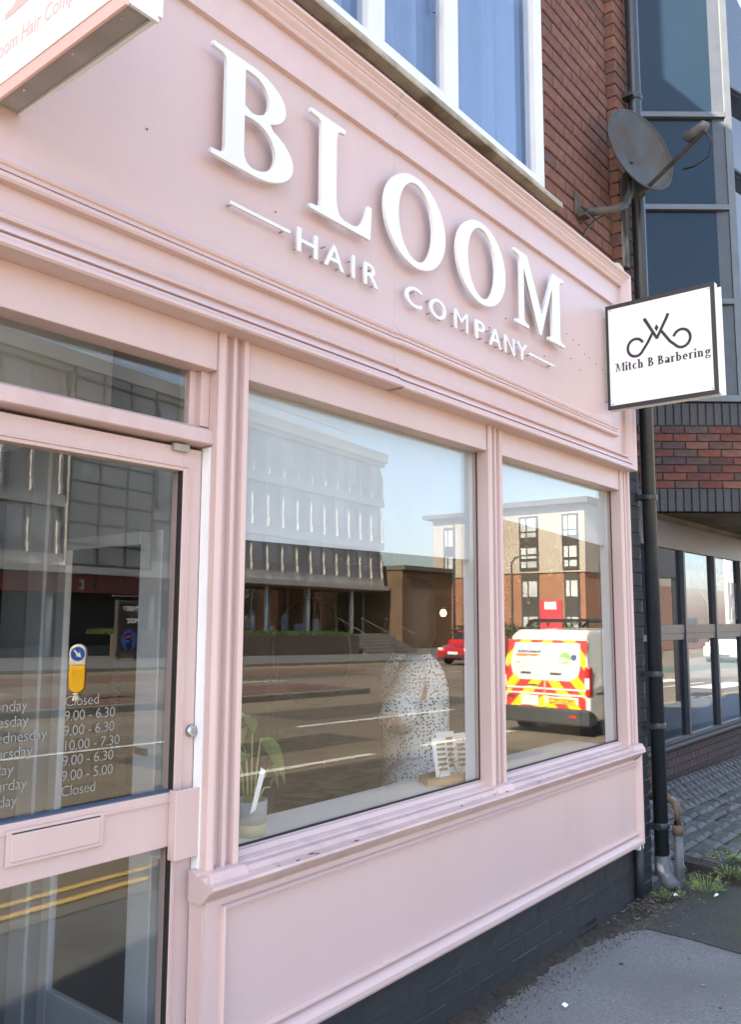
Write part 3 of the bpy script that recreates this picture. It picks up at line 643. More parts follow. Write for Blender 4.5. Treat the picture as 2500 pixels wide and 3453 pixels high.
# small sans letters, each stood off on pins
small = [(c_, x_*1.0107) for c_, x_ in [('H', 1.678), ('A', 1.796), ('I', 1.925), ('R', 1.985), ('C', 2.207), ('O', 2.352), ('M', 2.512), ('P', 2.655), ('A', 2.757), ('N', 2.878), ('Y', 2.975)]]
for ch, x in small:
    me = text_mesh(ch, .100, .0035, 1, 0 if ch in 'MN' else .0009)
    xs = [v.co.x for v in me.vertices]; ys = [v.co.y for v in me.vertices]; x0, x1, y0, y1 = min(xs), max(xs), min(ys), max(ys)
    wid = {'H': .085, 'A': .088, 'I': .014, 'R': .072, 'C': .092, 'O': .098, 'M': .085, 'P': .065, 'N': .075, 'Y': .085}[ch]*1.06
    xf(me, FRONT(x, -.0525, 2.4605) @ Matrix.Diagonal((wid/(x1-x0), .0740/(y1-y0), 1, 1)) @ Matrix.Translation((-x0, -y0, 0)))
    lt = link('letter', me, 'white_letter', FL, label='small white capital '+ch)
    for px, pz in ((x+.012, 2.473), (x+wid-.012, 2.473), (x+.012, 2.52), (x+wid*.6, 2.52)):
        if ch == 'I' and px > x+.02: continue
        if random.random() < .8: MB().tube([(px, -.031, pz), (px, -.049, pz)], .0025, 6).build('pin', 'sign_alu', lt)
for a, b in ((1.435, 1.668), (3.117, 3.347)):
    ru = MB().box(a, b, -.056, -.048, 2.500, 2.510).build('rule', 'white_letter', FL, .0008)
    for px in (a+.012, b-.02): MB().tube([(px, -.031, 2.504), (px, -.048, 2.504)], .003, 6).build('pin', 'sign_alu', ru)

# --- barber's projecting sign
BS = thing('projecting_sign', 'square white barber sign with black border, crossed scissor emblem and black lettering', 'sign', (3.97, -.05, 2.42))
SX, SY0, SZ0, SW = 3.950, -.045, 2.423, .535
MB().box(SX, SX+.006, SY0-SW, SY0, SZ0, SZ0+SW+.003).build('front_panel', 'sign_black', BS, .001)
fcp = MB().box(SX-.003, SX, SY0-SW+.020, SY0-.016, SZ0+.020, SZ0+SW-.020).build('face', 'sign_white', BS)
MB().box(SX+.0062, SX+.034, SY0-SW-.003, SY0+.0, SZ0+.004, SZ0+SW-.002).build('box', 'sign_white', BS, .002)
MB().box(SX+.0345, SX+.040, SY0-SW-.020, SY0, SZ0-.004, SZ0+SW-.018).build('back_panel', 'sign_white', BS, .001)
MB().box(SX+.010, SX+.03, -.045, -.02, SZ0+.05, SZ0+SW-.05).build('wall_bracket', 'sign_alu', BS)
def sg(u, v): return (SY0-u*SW, SZ0+v*SW)
def ribbon(pts, wd, k, parent=fcp, name='emblem', material='sign_black'):
    m = MB(); n = len(pts); P_ = [Vector((0, *sg(u, v))) for u, v in pts]; x = SX-.0034-.00012*k
    for i, p in enumerate(P_):
        d = P_[min(i+1, n-1)]-P_[max(i-1, 0)]; nn = Vector((0, -d.z, d.y)).normalized()*wd*SW/2
        for q in (p+nn, p-nn): m.v += [(x, q.y, q.z)]
    m.f = [(2*i, 2*i+2, 2*i+3, 2*i+1) for i in range(n-1)]
    return m.build(name, material, parent)
c1 = ell(.285, .548, .075, .082, 25, 330, 26); ribbon([(c1[0][0]-.0, c1[0][1])]+c1+[(.40, .575), (.455, .672)], .026, 0)
c2 = ell(.705, .552, .075, .082, 160, -140, 26); ribbon(c2+[(.60, .545), (.515, .672)], .026, 1)
ribbon([(.372, .806), (.395, .765), (.487, .600), (.575, .765), (.592, .806)], .028, 2)
ribbon([(.372, .80), (.487, .592)], .026, 3); ribbon([(.592, .80), (.482, .592)], .026, 4)
mm_ = MB(); x = SX-.0042; dd = [sg(.484, .728), sg(.504, .694), sg(.484, .660), sg(.464, .694)]; mm_.add([(x, a, b) for a, b in dd], [(0, 1, 2, 3)]); mm_.build('emblem', 'sign_black', fcp)
# serif lettering from stems, bowls and slabs
def serif_word(word, y0, z0, cap, total, x, parent, material):
    xh = cap*.68; st = cap*.20; hr = cap*.085; items = []; pen = 0.
    def rect(a, b, c, d): cur.append([(a, c), (b, c), (b, d), (a, d)])
    def bowl(cx, cz, rx, rz, a0=0, a1=360, thick=st):
        o = ell(cx, cz, rx, rz, a0, a1, 20); i_ = ell(cx, cz, rx-thick, rz-hr, a0, a1, 20)
        for q in range(20): cur.append([o[q], o[q+1], i_[q+1], i_[q]])
    def slab_(cx, z, wd): rect(cx-wd/2, cx+wd/2, z, z+hr)
    for ch in word:
        cur = []
        if ch == 'M':
            cur.append([(.1*cap, 0), (.1*cap+hr, 0), (.1*cap+hr*2, cap), (.1*cap+hr, cap)]); rect(.82*cap, .82*cap+st, 0, cap)
            cur.append([(.10*cap, cap), (.10*cap+st*1.3, cap), (.52*cap, .1*cap), (.46*cap, 0)]); cur.append([(.46*cap, 0), (.52*cap, .1*cap), (.86*cap, cap), (.80*cap, cap)]); slab_(.12*cap, 0, .22*cap); slab_(.9*cap, 0, .3*cap); slab_(.06*cap, cap-hr, .2*cap); slab_(.93*cap, cap-hr, .22*cap); wd = 1.06*cap
        elif ch == 'B':
            rect(.08*cap, .08*cap+st, 0, cap); bowl(.28*cap, .75*cap, .28*cap, .25*cap, 90, -90); bowl(.30*cap, .26*cap, .34*cap, .27*cap, 90, -90); rect(0, .3*cap, cap-hr, cap); rect(0, .32*cap, 0, hr); rect(.1*cap, .3*cap, .5*cap, .5*cap+hr); wd = .68*cap
        elif ch in 'itrnhb':
            a = .06*cap
            if ch == 'i': rect(a, a+st, 0, xh); slab_(a+st/2, 0, .28*cap); rect(a-.05*cap, a+.02*cap, xh-hr, xh); bowl(a+st/2, .93*cap, st*.62, st*.62, 0, 360, st*.5); wd = .32*cap
            elif ch == 't': rect(a, a+st, .05*cap, .9*cap); rect(a-.06*cap, a+.26*cap, xh-hr, xh); bowl(a+.18*cap, .13*cap, .18*cap, .14*cap, 180, 320, st*.7); wd = .38*cap
            elif ch == 'r': rect(a, a+st, 0, xh); slab_(a+st/2, 0, .3*cap); rect(a-.06*cap, a, xh-hr, xh); bowl(a+.30*cap, xh-.14*cap, .15*cap, .14*cap, 30, 170, st*.9); wd = .48*cap
            elif ch in 'nh':
                rect(a, a+st, 0, xh if ch == 'n' else cap*1.05); rect(a-.06*cap, a, (xh if ch == 'n' else cap*1.05)-hr, xh if ch == 'n' else cap*1.05); slab_(a+st/2, 0, .3*cap); bowl(a+.25*cap, xh-.22*cap, .25*cap, .22*cap, 0, 160, st*.9); rect(a+.5*cap-st, a+.5*cap, 0, xh-.2*cap); slab_(a+.5*cap-st/2, 0, .28*cap); wd = .70*cap
            else: rect(a, a+st, 0, cap*1.05); rect(a-.06*cap, a, cap*1.05-hr, cap*1.05); bowl(a+.22*cap, xh/2, .32*cap, xh/2, -150, 150); wd = .64*cap
        elif ch == 'c': bowl(.30*cap, xh/2, .27*cap, xh/2, 40, 315); wd = .56*cap
        elif ch == 'e': bowl(.30*cap, xh/2, .27*cap, xh/2, 0, 315); rect(.1*cap, .55*cap, xh/2-hr/2, xh/2+hr/2); wd = .6*cap
        elif ch == 'a': rect(.36*cap, .36*cap+st, 0, xh*.8); bowl(.28*cap, xh*.75, .23*cap, xh*.26, 0, 160, st*.8); bowl(.25*cap, xh*.27, .22*cap, xh*.29); slab_(.50*cap, 0, .14*cap); wd = .62*cap
        elif ch == 'g': bowl(.28*cap, xh*.66, .25*cap, xh*.36); bowl(.30*cap, -.12*cap, .29*cap, .19*cap, 0, 360, st*.7); rect(.42*cap, .62*cap, xh-hr, xh); rect(.1*cap, .2*cap, .02*cap, .2*cap); wd = .62*cap
        elif ch == ' ': wd = .30*cap
        items.append((pen, cur)); pen += wd+cap*.05
    k = total/pen; j = 0
    for px, polys in items:
        m = MB()
        for pl_ in polys: m.add([(x-.00002*j, y0-(px+a)*k, z0+b) for a, b in pl_], [tuple(range(4))]); j = (j+1) % 40
        if polys: m.build('sign_letter', material, parent)
serif_word('Mitch B Barbering', sg(.085, 0)[0], sg(0, .350)[1], .043, .465, SX-.0032, fcp, 'sign_black')
for u, v in ((.05, .05), (.95, .05), (.05, .95), (.95, .95)):
    a, b = sg(u, v); MB().lathe([(.004, 0), (.0035, -.0015), (0, -.002)], (SX-.003, a, b), 10, 'x').build('screw', 'sign_alu', fcp)

# --- pink bordered projecting sign over the door
PS = thing('projecting_sign', 'white projecting hair salon sign with pink border above the door, seen from below', 'sign', (.82, -.03, 2.46))
MB().box(.778, .784, -.525, -.035, 2.452, 3.02).build('front_panel', 'sign_pink', PS, .001)
pf = MB().box(.7755, .778, -.508, -.05, 2.480, 3.0).build('face', 'sign_white', PS)
MB().box(.7845, .846, -.512, -.035, 2.476, 3.02).build('box', 'sign_alu', PS, .002)
MB().box(.7842, .852, -.520, -.5125, 2.462, 3.02).build('end_cap', 'sign_white', PS, .001)
MB().box(.8465, .856, -.525, -.035, 2.470, 3.02).build('back_panel', 'sign_white', PS, .001)
for yy in (-.12, -.30, -.46): MB().lathe([(.004, 0), (.003, -.002)], (.813, yy, 2.476), 8, 'z').build('screw', 'brass_lock', PS)
link('sign_text', xf(text_mesh('Bloom Hair Company', .049, .0002, 1.0, 0, .12), WEST(.7752, -.045, 2.540) @ Matrix.Diagonal((.86, 1, 1, 1))), 'text_pink', pf)
me = poly_mesh(glyphs['B'][1], .0002); link('sign_initial', xf(me, WEST(.7752, -.10, 2.62) @ Matrix.Diagonal((.28, .30, 1, 1))), 'text_pink', pf)

# ================================================================== FITTINGS
SD = thing('satellite_dish', 'weathered grey satellite dish with rust stains on a bent wall arm', 'satellite dish', (3.95, .07, 3.55))
bp_ = MB().hexa([(3.885, .068, 3.47), (3.965, .068, 3.44), (3.965, .079, 3.44), (3.885, .079, 3.47), (3.885, .068, 3.60), (3.94, .068, 3.585), (3.94, .079, 3.585), (3.885, .079, 3.60)]).box(3.90, 3.96, .02, .068, 3.455, 3.475).build('wall_plate', 'dish_metal', SD, .003)
MB().tube([(3.94, .04, 3.49), (3.99, .0, 3.50), (4.08, -.055, 3.53), (4.16, -.085, 3.58), (4.205, -.095, 3.66), (4.21, -.095, 3.76), (4.21, -.095, 3.83)], .022, 12).build('arm', 'dish_metal', SD, smooth=True)
C_ = Vector((4.25, -.13, 3.90)); nrm = Vector((-.36, -.86, .20)).normalized(); upv = (Vector((0, 0, 1))-nrm*nrm.z).normalized(); rt = upv.cross(nrm)
m = MB(); nr, na = 9, 40
for i in range(nr+1):
    r = i/nr
    for k in range(na):
        t = 2*math.pi*k/na; p = C_+rt*(.225*r*math.cos(t))+upv*(.25*r*math.sin(t))+nrm*(.055*r*r-.03); m.v.append(tuple(p))
for i in range(nr):
    for k in range(na): m.f.append((i*na+k, i*na+(k+1) % na, (i+1)*na+(k+1) % na, (i+1)*na+k))
dob = m.build('dish', 'dish_paint', SD, smooth=True); so_ = dob.modifiers.new('thick', 'SOLIDIFY'); so_.thickness = .006; so_.offset = 0
rim = [tuple(C_+rt*(.226*math.cos(2*math.pi*k/40))+upv*(.251*math.sin(2*math.pi*k/40))+nrm*.024) for k in range(41)]
MB().tube(rim, .006, 6, False).build('rim', 'dish_paint', dob, smooth=True)
lo_ = C_-upv*.235+nrm*.0; ln = C_+nrm*.40-upv*.17
MB().tube([lo_-nrm*.05, lo_+nrm*.03, ln-upv*.03], .012, 6).build('feed_arm', 'dish_metal', SD)
lnb = MB().tube([ln-nrm*.11+upv*.015, ln-nrm*.09+upv*.012, ln-nrm*.04, ln+nrm*.01, ln+nrm*.03-upv*.012], [.010, .030, .030, .026, .012], 14).build('feed_horn', 'lnb_grey', SD, smooth=True)
MB().tube([ln+nrm*.0-upv*.03, ln+nrm*.03-upv*.10, ln-nrm*.01-upv*.17, ln-nrm*.10-upv*.16, ln-nrm*.16-upv*.13], .0045, 6).build('feed_cable', 'cable', SD, smooth=True)
MB().hexa([tuple(C_-nrm*.05+rt*a-upv*b-nrm*c_) for a, b, c_ in ((-.06, .22, 0), (.06, .22, 0), (.06, .22, .06), (-.06, .22, .06), (-.04, .08, -.01), (.04, .08, -.01), (.04, .08, .05), (-.04, .08, .05))]).build('back_bracket', 'dish_metal', SD, .004)
MB().tube([(4.20, -.08, 3.60), (4.10, -.02, 3.53), (4.02, .03, 3.47), (3.97, .06, 3.40), (3.955, .07, 3.33), (3.955, .072, 3.24)], .0055, 6).build('drop_cable', 'cable', SD, smooth=True)

DP = thing('downpipe', 'tall black cast iron downpipe at the corner beside the shopfront', 'pipe', (4.53, -.02, 0))
MB().tube([(4.53, -.02, 8.3), (4.53, -.02, .16)], .037, 20).build('pipe', 'black_pipe', DP, smooth=True)
MB().tube([(4.53, -.02, .17), (4.53, -.025, .10), (4.525, -.05, .05), (4.52, -.085, .02)], [.041, .043, .043, .038], 16).build('shoe', 'pvc_grey', DP, smooth=True)
for z in (4.4, 2.05, 1.10, .83, .32):
    bk = MB().lathe([(.042, -.016), (.044, -.012), (.044, .012), (.042, .016)], (4.53, -.02, z), 20).build('collar', 'black_pipe', DP, smooth=True)
    MB().box(4.46, 4.51, -.035, .03, z-.012, z+.012).build('bracket', 'black_pipe', bk)
GP = thing('overflow_pipe', 'short rusty pipe with an elbow rising from the ground beside the black downpipe', 'pipe', (4.55, -.10, 0))
MB().tube([(4.55, -.10, -.01), (4.55, -.10, .30)], .024, 14).build('lower_pipe', 'pvc_grey', GP, smooth=True)
MB().tube([(4.55, -.10, .28), (4.55, -.10, .33)], .027, 14).build('socket', 'rusty_pipe', GP, smooth=True)
MB().tube([(4.55, -.10, .33), (4.55, -.10, .41), (4.552, -.093, .44), (4.556, -.07, .455), (4.56, -.02, .458), (4.56, .12, .455)], .021, 14).build('elbow', 'rusty_pipe', GP, smooth=True)
DG = thing('drain_grate', 'rusty slotted iron drain channel between the setts and the pavement', 'drain', (5.05, -.1, 0))
a0, a1 = Vector((5.14, .12, .015)), Vector((4.98, -.55, .015)); dv = (a1-a0).normalized(); sd = Vector((-dv.y, dv.x, 0))
MB().hexa([tuple(a0+sd*s-Vector((0, 0, h))) if e == 0 else tuple(a1+sd*s-Vector((0, 0, h))) for h in (.06, .022) for e, s in ((0, -.045), (1, -.045), (1, .045), (0, .045))]).build('channel', 'black_metal', DG)
for s in (-.06, .045): MB().hexa([tuple((a0, a1)[e]+sd*(s+q)-Vector((0, 0, h))) for h in (.06, 0) for e, q in ((0, 0), (1, 0), (1, .015), (0, .015))]).build('edge_bar', 'iron', DG)
nb = 26
for i in range(nb):
    p = a0+dv*((a1-a0).length*(i+.3)/nb); MB().hexa([tuple(p+dv*t+sd*s-Vector((0, 0, h))) for h in (.02, .001) for t, s in ((0, -.045), (0, .045), (.016, .045), (.016, -.045))]).build('bar', 'iron', DG)

# --- weeds, moss, dead leaves, litter
def weed(c, n, rad, hgt, label, name='weed', leaf=.018):
    t = thing(name, label, 'weed', c); m = MB(); s2 = MB()
    for i in range(n):
        a = random.uniform(0, 6.28); r = rad*math.sqrt(random.random()); h = hgt*random.uniform(.15, 1)*(1-.5*r/rad)
        p = Vector((c[0]+r*math.cos(a), c[1]+r*math.sin(a), c[2]+h)); l = leaf*random.uniform(.6, 1.4); th = random.uniform(0, 6.28)
        d = Vector((math.cos(th), math.sin(th), random.uniform(-.3, .7))).normalized(); q = d.cross(Vector((random.uniform(-.4, .4), random.uniform(-.4, .4), 1))).normalized()
        m.add([p, p+d*l*.5+q*l*.32, p+d*l, p+d*l*.5-q*l*.32], [(0, 1, 2, 3)])
        if i % 4 == 0: s2.tube([(c[0]+r*.6*math.cos(a), c[1]+r*.6*math.sin(a), c[2]), p], .0015, 4)
    stuff(m.build('leaves', 'leaf_weed', t)); s2.build('stalks', 'stem', t); return t
weed((4.69, -.19, 0), 300, .12, .09, 'bushy green weed growing at the foot of the rusty pipe', leaf=.016)
weed((4.44, -.08, 0), 140, .09, .05, 'low weed tuft in the corner beneath the black downpipe shoe')
weed((5.0, -.22, 0), 170, .10, .07, 'weed growing through the iron drain near the setts')
weed((5.35, -.10, 0), 180, .14, .05, 'flat green weed between the setts beyond the drain')
def moss_patch(pts, label):
    m = MB()
    for (x, y) in pts:
        for _ in range(90):
            px, py = x+random.gauss(0, .07), y+random.gauss(0, .018); s = random.uniform(.006, .016); z = gz(px)+.018
            m.add([(px-s, py-s, z-.012), (px+s, py-s, z-.012), (px+s, py+s, z-.012), (px-s, py+s, z-.012), (px, py, z+s*.7)], [(0, 1, 4), (1, 2, 4), (2, 3, 4), (3, 0, 4)])
    return stuff(tag(m.build('moss_patch', 'moss_green'), label, 'moss'))
moss_patch([(5.75, .24), (5.95, .20), (6.0, .12), (6.02, .04)], 'bright green moss filling the joints between the worn setts')
moss_patch([(5.75, .52), (5.85, .50)], 'small clump of moss behind the rusty pipe elbow')
m = MB()
for i in range(330):
    x = random.gauss(4.20, .16); y = -.0-abs(random.gauss(0, .10)); s = random.uniform(.004, .013); a = random.uniform(0, 3.14); z = .012+random.uniform(0, .008)
    d = Vector((math.cos(a), math.sin(a), random.uniform(-.25, .25)))*s; q = Vector((-math.sin(a), math.cos(a), random.uniform(-.2, .2)))*s*.4
    p = Vector((x, y, z)); m.add([p-d, p+q, p+d, p-q], [(0, 1, 2, 3)])
stuff(tag(m.build('dead_leaves', 'litter'), 'scatter of dead leaves and grit in the corner by the pier', 'leaves'))
for i, (x, y, s, lab) in enumerate(((4.55, -.28, .022, 'crumpled white paper scrap on the dark tarmac near the weeds'), (2.95, -.23, .020, 'small white scrap of paper on the grey pavement by the wall'), (4.95, -.70, .018, 'white cigarette packet scrap beside the drain'), (4.42, -.12, .022, 'pale crushed wrapper in the corner below the pier'))):
    q = MB(); ring = [(x+s*math.cos(t)*random.uniform(.7, 1.2), y+s*.55*math.sin(t)*random.uniform(.7, 1.2)) for t in [k*1.05 for k in range(6)]]
    q.add([(a, b, .012+random.uniform(0, .012)) for a, b in ring]+[(x, y, .022+s*.3)], [(k, (k+1) % 6, 6) for k in range(6)]); tag(q.build('paper_scrap', 'litter_white'), lab, 'litter', 'litter on the pavement')

# ================================================================== NEIGHBOURING BUILDING
NB = thing('office_building', 'modern office building with dark blue glazed panels above a brick band and shop windows', 'building', (9, 1.2, -.1))
ANG = math.atan2(-.777, .63); AO = (7.78, 1.13)
def cf(s, d, z): return (AO[0]+.63*s+.777*d, AO[1]-.777*s+.63*d, z)     # canted face: s along, d inward
def cbox(s0, s1, d0, d1, z0, z1): return MB().hexa([cf(s, d, z) for z in (z0, z1) for s, d in ((s0, d0), (s1, d0), (s1, d1), (s0, d1))])
bw = cbox(-.9, 1.9, .012, .25, 2.40, 3.43).build('brick_band', 'mortar', NB)
brickwork(bw, 'brick_mixed', (AO[0], AO[1], 2.607), ANG, -.25, 1.6, 0, .60, joint=.010, depth=.03)
brickwork(bw, 'brick_blue', (AO[0], AO[1], 3.2085), ANG, -.25, 1.6, 0, .215, lx=.065, lz=.215, joint=.012, depth=.05)
brickwork(bw, 'brick_blue', (AO[0], AO[1], 2.385), ANG, -.25, 1.6, 0, .215, lx=.065, lz=.215, joint=.010, depth=.05)
cbox(-.9, 1.9, -.02, .10, 3.438, 3.50).build('sill_flashing', 'alu_grey', NB, .003)
E1 = .885
for i, (z0, z1) in enumerate(((3.50, 4.40), (4.47, 5.36), (5.42, 6.33), (6.40, 7.9), (7.96, 9.5))):
    cbox(-.9, E1-.05, .03, .06, z0, z1).build('spandrel_panel', 'spandrel', NB)
for z in (4.40, 5.36, 6.33, 7.90): cbox(-.9, E1-.05, -.015, .06, z+.004, z+.058).build('glazing_bar', 'alu_grey', NB, .003)
cbox(E1-.05, E1+.02, -.008, .08, 3.50, 9.5).build('corner_post', 'alu_grey', NB, .003)
p0, p1 = cf(E1+.02, .0, 0), cf(E1-.2, 1.2, 0)
MB().hexa([(p0[0], p0[1], 3.5), (p1[0]+.9, p1[1], 3.5), (p1[0], p1[1]+1.5, 3.5), cf(-.9, .3, 3.5), (p0[0], p0[1], 9.5), (p1[0]+.9, p1[1], 9.5), (p1[0], p1[1]+1.5, 9.5), cf(-.9, .3, 9.5)]).build('bay_core', 'alu_dark', NB)
# open top-hung sashes further along
for x, z in ((9.55, 7.15), (9.75, 6.20)):
    s_ = MB().hexa([(x, .5, z), (x+.9, .5, z), (x+.9, .54, z-.02), (x, .54, z-.02), (x, 1.05, z+.62), (x+.9, 1.05, z+.62), (x+.9, 1.1, z+.6), (x, 1.1, z+.6)]).build('open_sash', 'alu_dark', NB)
    MB().tube([(x, .5, z), (x, 1.05, z+.62)], .022, 6).build('sash_edge', 'alu_grey', s_)
MB().box(10.0, 18, 1.12, 9, 3.5, 10).build('upper_storeys', 'alu_dark', NB)
# ground floor shop windows under the overhang
gf = MB().box(6.9, 17, 1.18, 1.30, -.3, .20).build('base_wall', 'mortar', NB)
brickwork(gf, 'brick_purple', (0, 1.165, -.205), 0, 7.0, 11.2, 0, .36, lx=.102, joint=.010, depth=.03)
MB().box(6.9, 17, 1.10, 1.25, .185, .235).build('bullnose_course', 'brick_blue', NB, .02)
wf = MB().box(6.9, 17, 1.135, 1.20, .236, .275).box(6.9, 17, 1.135, 1.20, 1.185, 1.245).box(6.9, 17, 1.135, 1.20, 2.06, 2.32).build('window_frame', 'alu_dark', NB, .003)
for k in range(11):
    x = 7.52+k*.98
    MB().box(x-.025, x+.025, 1.12, 1.20, .276, 2.06).build('mullion', 'alu_dark', wf, .002)
    MB().box(x+.025, x+.955, 1.160, 1.166, .27, 1.19).build('lower_pane', 'street_glass', wf)
    MB().box(x+.025, x+.955, 1.160, 1.166, 1.24, 2.07).build('upper_pane', 'street_glass', wf)
    if k < 3: MB().box(x+.03, x+.95, 1.132, 1.16, 1.246, 1.33).build('sash_rail', 'alu_dark', wf, .002)
MB().hexa([(6.6, 1.7, 2.40), cf(-.9, .1, 2.40), cf(1.9, .1, 2.40), (17, 1.7, 2.40), (6.6, 1.7, 2.46), cf(-.9, .1, 2.46), cf(1.9, .1, 2.46), (17, 1.7, 2.46)]).build('soffit', 'soffit', NB)
MB().box(6.9, 17, 1.2, 1.6, 2.32, 2.40).build('soffit_edge', 'soffit', NB)
MB().box(6.9, 17, 4.0, 4.1, -.3, 3.5).build('office_back_wall', 'showroom_black', NB); MB().box(6.9, 17, 1.3, 4, -.3, -.1).build('office_floor', 'showroom_black', NB)
MB().box(6.7, 6.9, 1.18, 4, -.3, 3.5).build('office_side_wall', 'brick_mixed', NB)
MB().box(9.3, 17, .2, 9, 3.5, 3.55).build('overhang', 'soffit', NB)
BN = thing('window_banner', 'pale lilac banner reading Shred-it hung inside the neighbouring window', 'banner', (10.2, 1.17, 1.5))
MB().box(9.98, 11.9, 1.1705, 1.1725, 1.38, 1.80).build('cloth', 'banner', BN)
link('banner_text', xf(text_mesh('Shred-it', .27, .0005, 1, .004), FRONT(10.05, 1.1698, 1.50) @ Matrix.Diagonal((1.0, 1, 1, 1))), 'banner_text', BN)

# ================================================================== INSIDE THE SALON WINDOW
for x0, x1, za, zb, lab in ((1.55, 2.845, 1.6185, 1.6265, 'white roller blind half lowered in the larger left shop window'), (2.96, 4.155, 1.820, 1.768, 'white roller blind a third lowered in the narrow right shop window')):
    B_ = thing('roller_blind', lab, 'blind', (x0, .16, za), group='roller blinds')
    MB().hexa([(x0, .082, za), (x1, .082, zb), (x1, .084, zb), (x0, .084, za), (x0, .082, 2.09), (x1, .082, 2.09), (x1, .084, 2.09), (x0, .084, 2.09)]).build('cloth', 'blind', B_)
    MB().hexa([(x0, .0815, za-.004), (x1, .0815, zb-.004), (x1, .088, zb-.004), (x0, .088, za-.004), (x0, .0815, za+.006), (x1, .0815, zb+.006), (x1, .088, zb+.006), (x0, .088, za+.006)]).build('bottom_bar', 'blind', B_)
    MB().tube([(x0, .097, 2.10), (x1, .097, 2.10)], .015, 10).build('roller', 'blind', B_)
# pot plant
PT = thing('potted_plant', 'leafy green plant with long drooping leaves in a grey pot on the window board', 'plant', (1.80, .205, .757))
MB().lathe([(.044, 0), (.050, .004), (.051, .036)], (1.80, .205, .757), 24).build('cork_base', 'cork', PT, smooth=True)
MB().lathe([(.0515, .036), (.0525, .10), (.047, .10), (.046, .085), (0, .085)], (1.80, .205, .757), 24).build('pot', 'concrete_pot', PT, smooth=True)
def leaf(base, tip, wd, droop, parent, material, seg=9, name='leaf'):
    b, t = Vector(base), Vector(tip); m = MB(); d = t-b; side = d.cross(Vector((0, 0, 1)))
    if side.length < 1e-4: side = Vector((1, 0, 0))
    side.normalize(); side = (side+Vector((.0, .0, .45))).normalized()
    for i in range(seg+1):
        s = i/seg; p = b+d*s+Vector((0, 0, 1))*droop*4*s*(1-s); w_ = wd*math.sin(math.pi*min(1, s*1.02))**.75*(1-.35*s)
        m.v += [tuple(p+side*w_), tuple(p+Vector((0, 0, -w_*.25))), tuple(p-side*w_)]
    for i in range(seg): a = 3*i; m.f += [(a, a+3, a+4, a+1), (a+1, a+4, a+5, a+2)]
    return m.build(name, material, parent, smooth=True)
for bx, by, mx_, my, mz, tx, ty, tz, wd in ((1.80, .20, 1.80, .20, 1.05, 1.745, .19, 1.10, .045), (1.81, .20, 1.845, .21, 1.03, 1.965, .22, .875, .034), (1.80, .21, 1.79, .22, 1.0, 1.73, .26, 1.02, .03), (1.82, .205, 1.86, .2, .92, 1.915, .20, .895, .018), (1.825, .20, 1.87, .19, .885, 1.90, .185, .875, .016), (1.79, .215, 1.78, .24, .99, 1.85, .30, 1.04, .03), (1.785, .20, 1.76, .18, .98, 1.71, .16, .97, .03)):
    MB().tube([(bx, by, .845), ((bx+mx_)/2, (by+my)/2, (mz+.845)/2+.02), (mx_, my, mz)], [.0035, .003, .002], 6).build('stem', 'stem', PT, smooth=True)
    leaf((mx_, my, mz), (tx, ty, tz), wd, .035, PT, 'leaf_plant')
MB().hexa([(1.755, .155, .83), (1.772, .15, .84), (1.772, .1505, .84), (1.755, .1555, .83), (1.80, .16, .955), (1.815, .155, .945), (1.815, .1555, .945), (1.80, .1605, .955)]).build('plant_tag', 'paper', PT)
# price card display
CD = thing('card_display', 'gold wire card holder with price cards on a wooden block in the window corner', 'display', (2.87, .21, .757))
MB().prism([(2.715, .20), (2.78, .135), (2.94, .13), (3.02, .19), (2.96, .29), (2.78, .29)], lambda a, b, t: (a, b, t), .757, .782).build('wood_block', 'wood', CD, .003)
for i, (x0, y0, x1, y1, z1, mt_) in enumerate(((2.775, .20, 2.85, .185, .925, 'paper'), (2.84, .225, 2.93, .20, .94, 'paper'), (2.91, .20, 2.985, .18, .93, 'paper'))):
    cd = MB().hexa([(x0, y0, .783), (x1, y1, .783), (x1, y1+.002, .783), (x0, y0+.002, .783), (x0+.012, y0+.03, z1), (x1+.012, y1+.03, z1), (x1+.012, y1+.032, z1), (x0+.012, y0+.032, z1)]).build('card', mt_, CD)
    for k in range(6):
        f0 = .15+k*.13; z0 = .783+(z1-.783)*f0; yy = y0+.03*f0-.0012
        MB().hexa([(x0+.02+.012*f0, yy-.003, z0), (x1-.015+.012*f0, yy-.004-(y0-y1)*.8, z0), (x1-.015+.012*f0, yy-.0035-(y0-y1)*.8, z0), (x0+.02+.012*f0, yy-.0025, z0), (x0+.02+.012*f0, yy-.002, z0+.010), (x1-.015+.012*f0, yy-.003-(y0-y1)*.8, z0+.010), (x1-.015+.012*f0, yy-.0025-(y0-y1)*.8, z0+.010), (x0+.02+.012*f0, yy-.0015, z0+.010)]).build('print_line', 'print_tan', cd)
for a, b in (((2.74, .17, .785), (2.80, .16, .87)), ((2.80, .16, .87), (2.86, .15, .785)), ((2.86, .15, .785), (2.93, .155, .87)), ((2.93, .155, .87), (2.99, .18, .785)), ((2.80, .16, .87), (2.865, .155, .90)), ((2.865, .155, .90), (2.93, .155, .87)), ((2.865, .155, .90), (2.86, .15, .785)), ((2.74, .17, .835), (2.99, .17, .835))):
    MB().tube([a, b], .0016, 6).build('wire', 'gold', CD)
MC = thing('mint_card', 'small mint green card stand with framed panels at the left of the narrow window', 'card', (3.20, .2, .757))
cd = MB().box(3.14, 3.235, .198, .204, .757, .895).build('card', 'mint', MC, .001)
for z in (.775, .832): MB().box(3.155, 3.222, .1965, .198, z, z+.045).build('panel', 'gold', cd); MB().box(3.16, 3.217, .1955, .1965, z+.005, z+.04).build('panel_print', 'print_tan', cd)
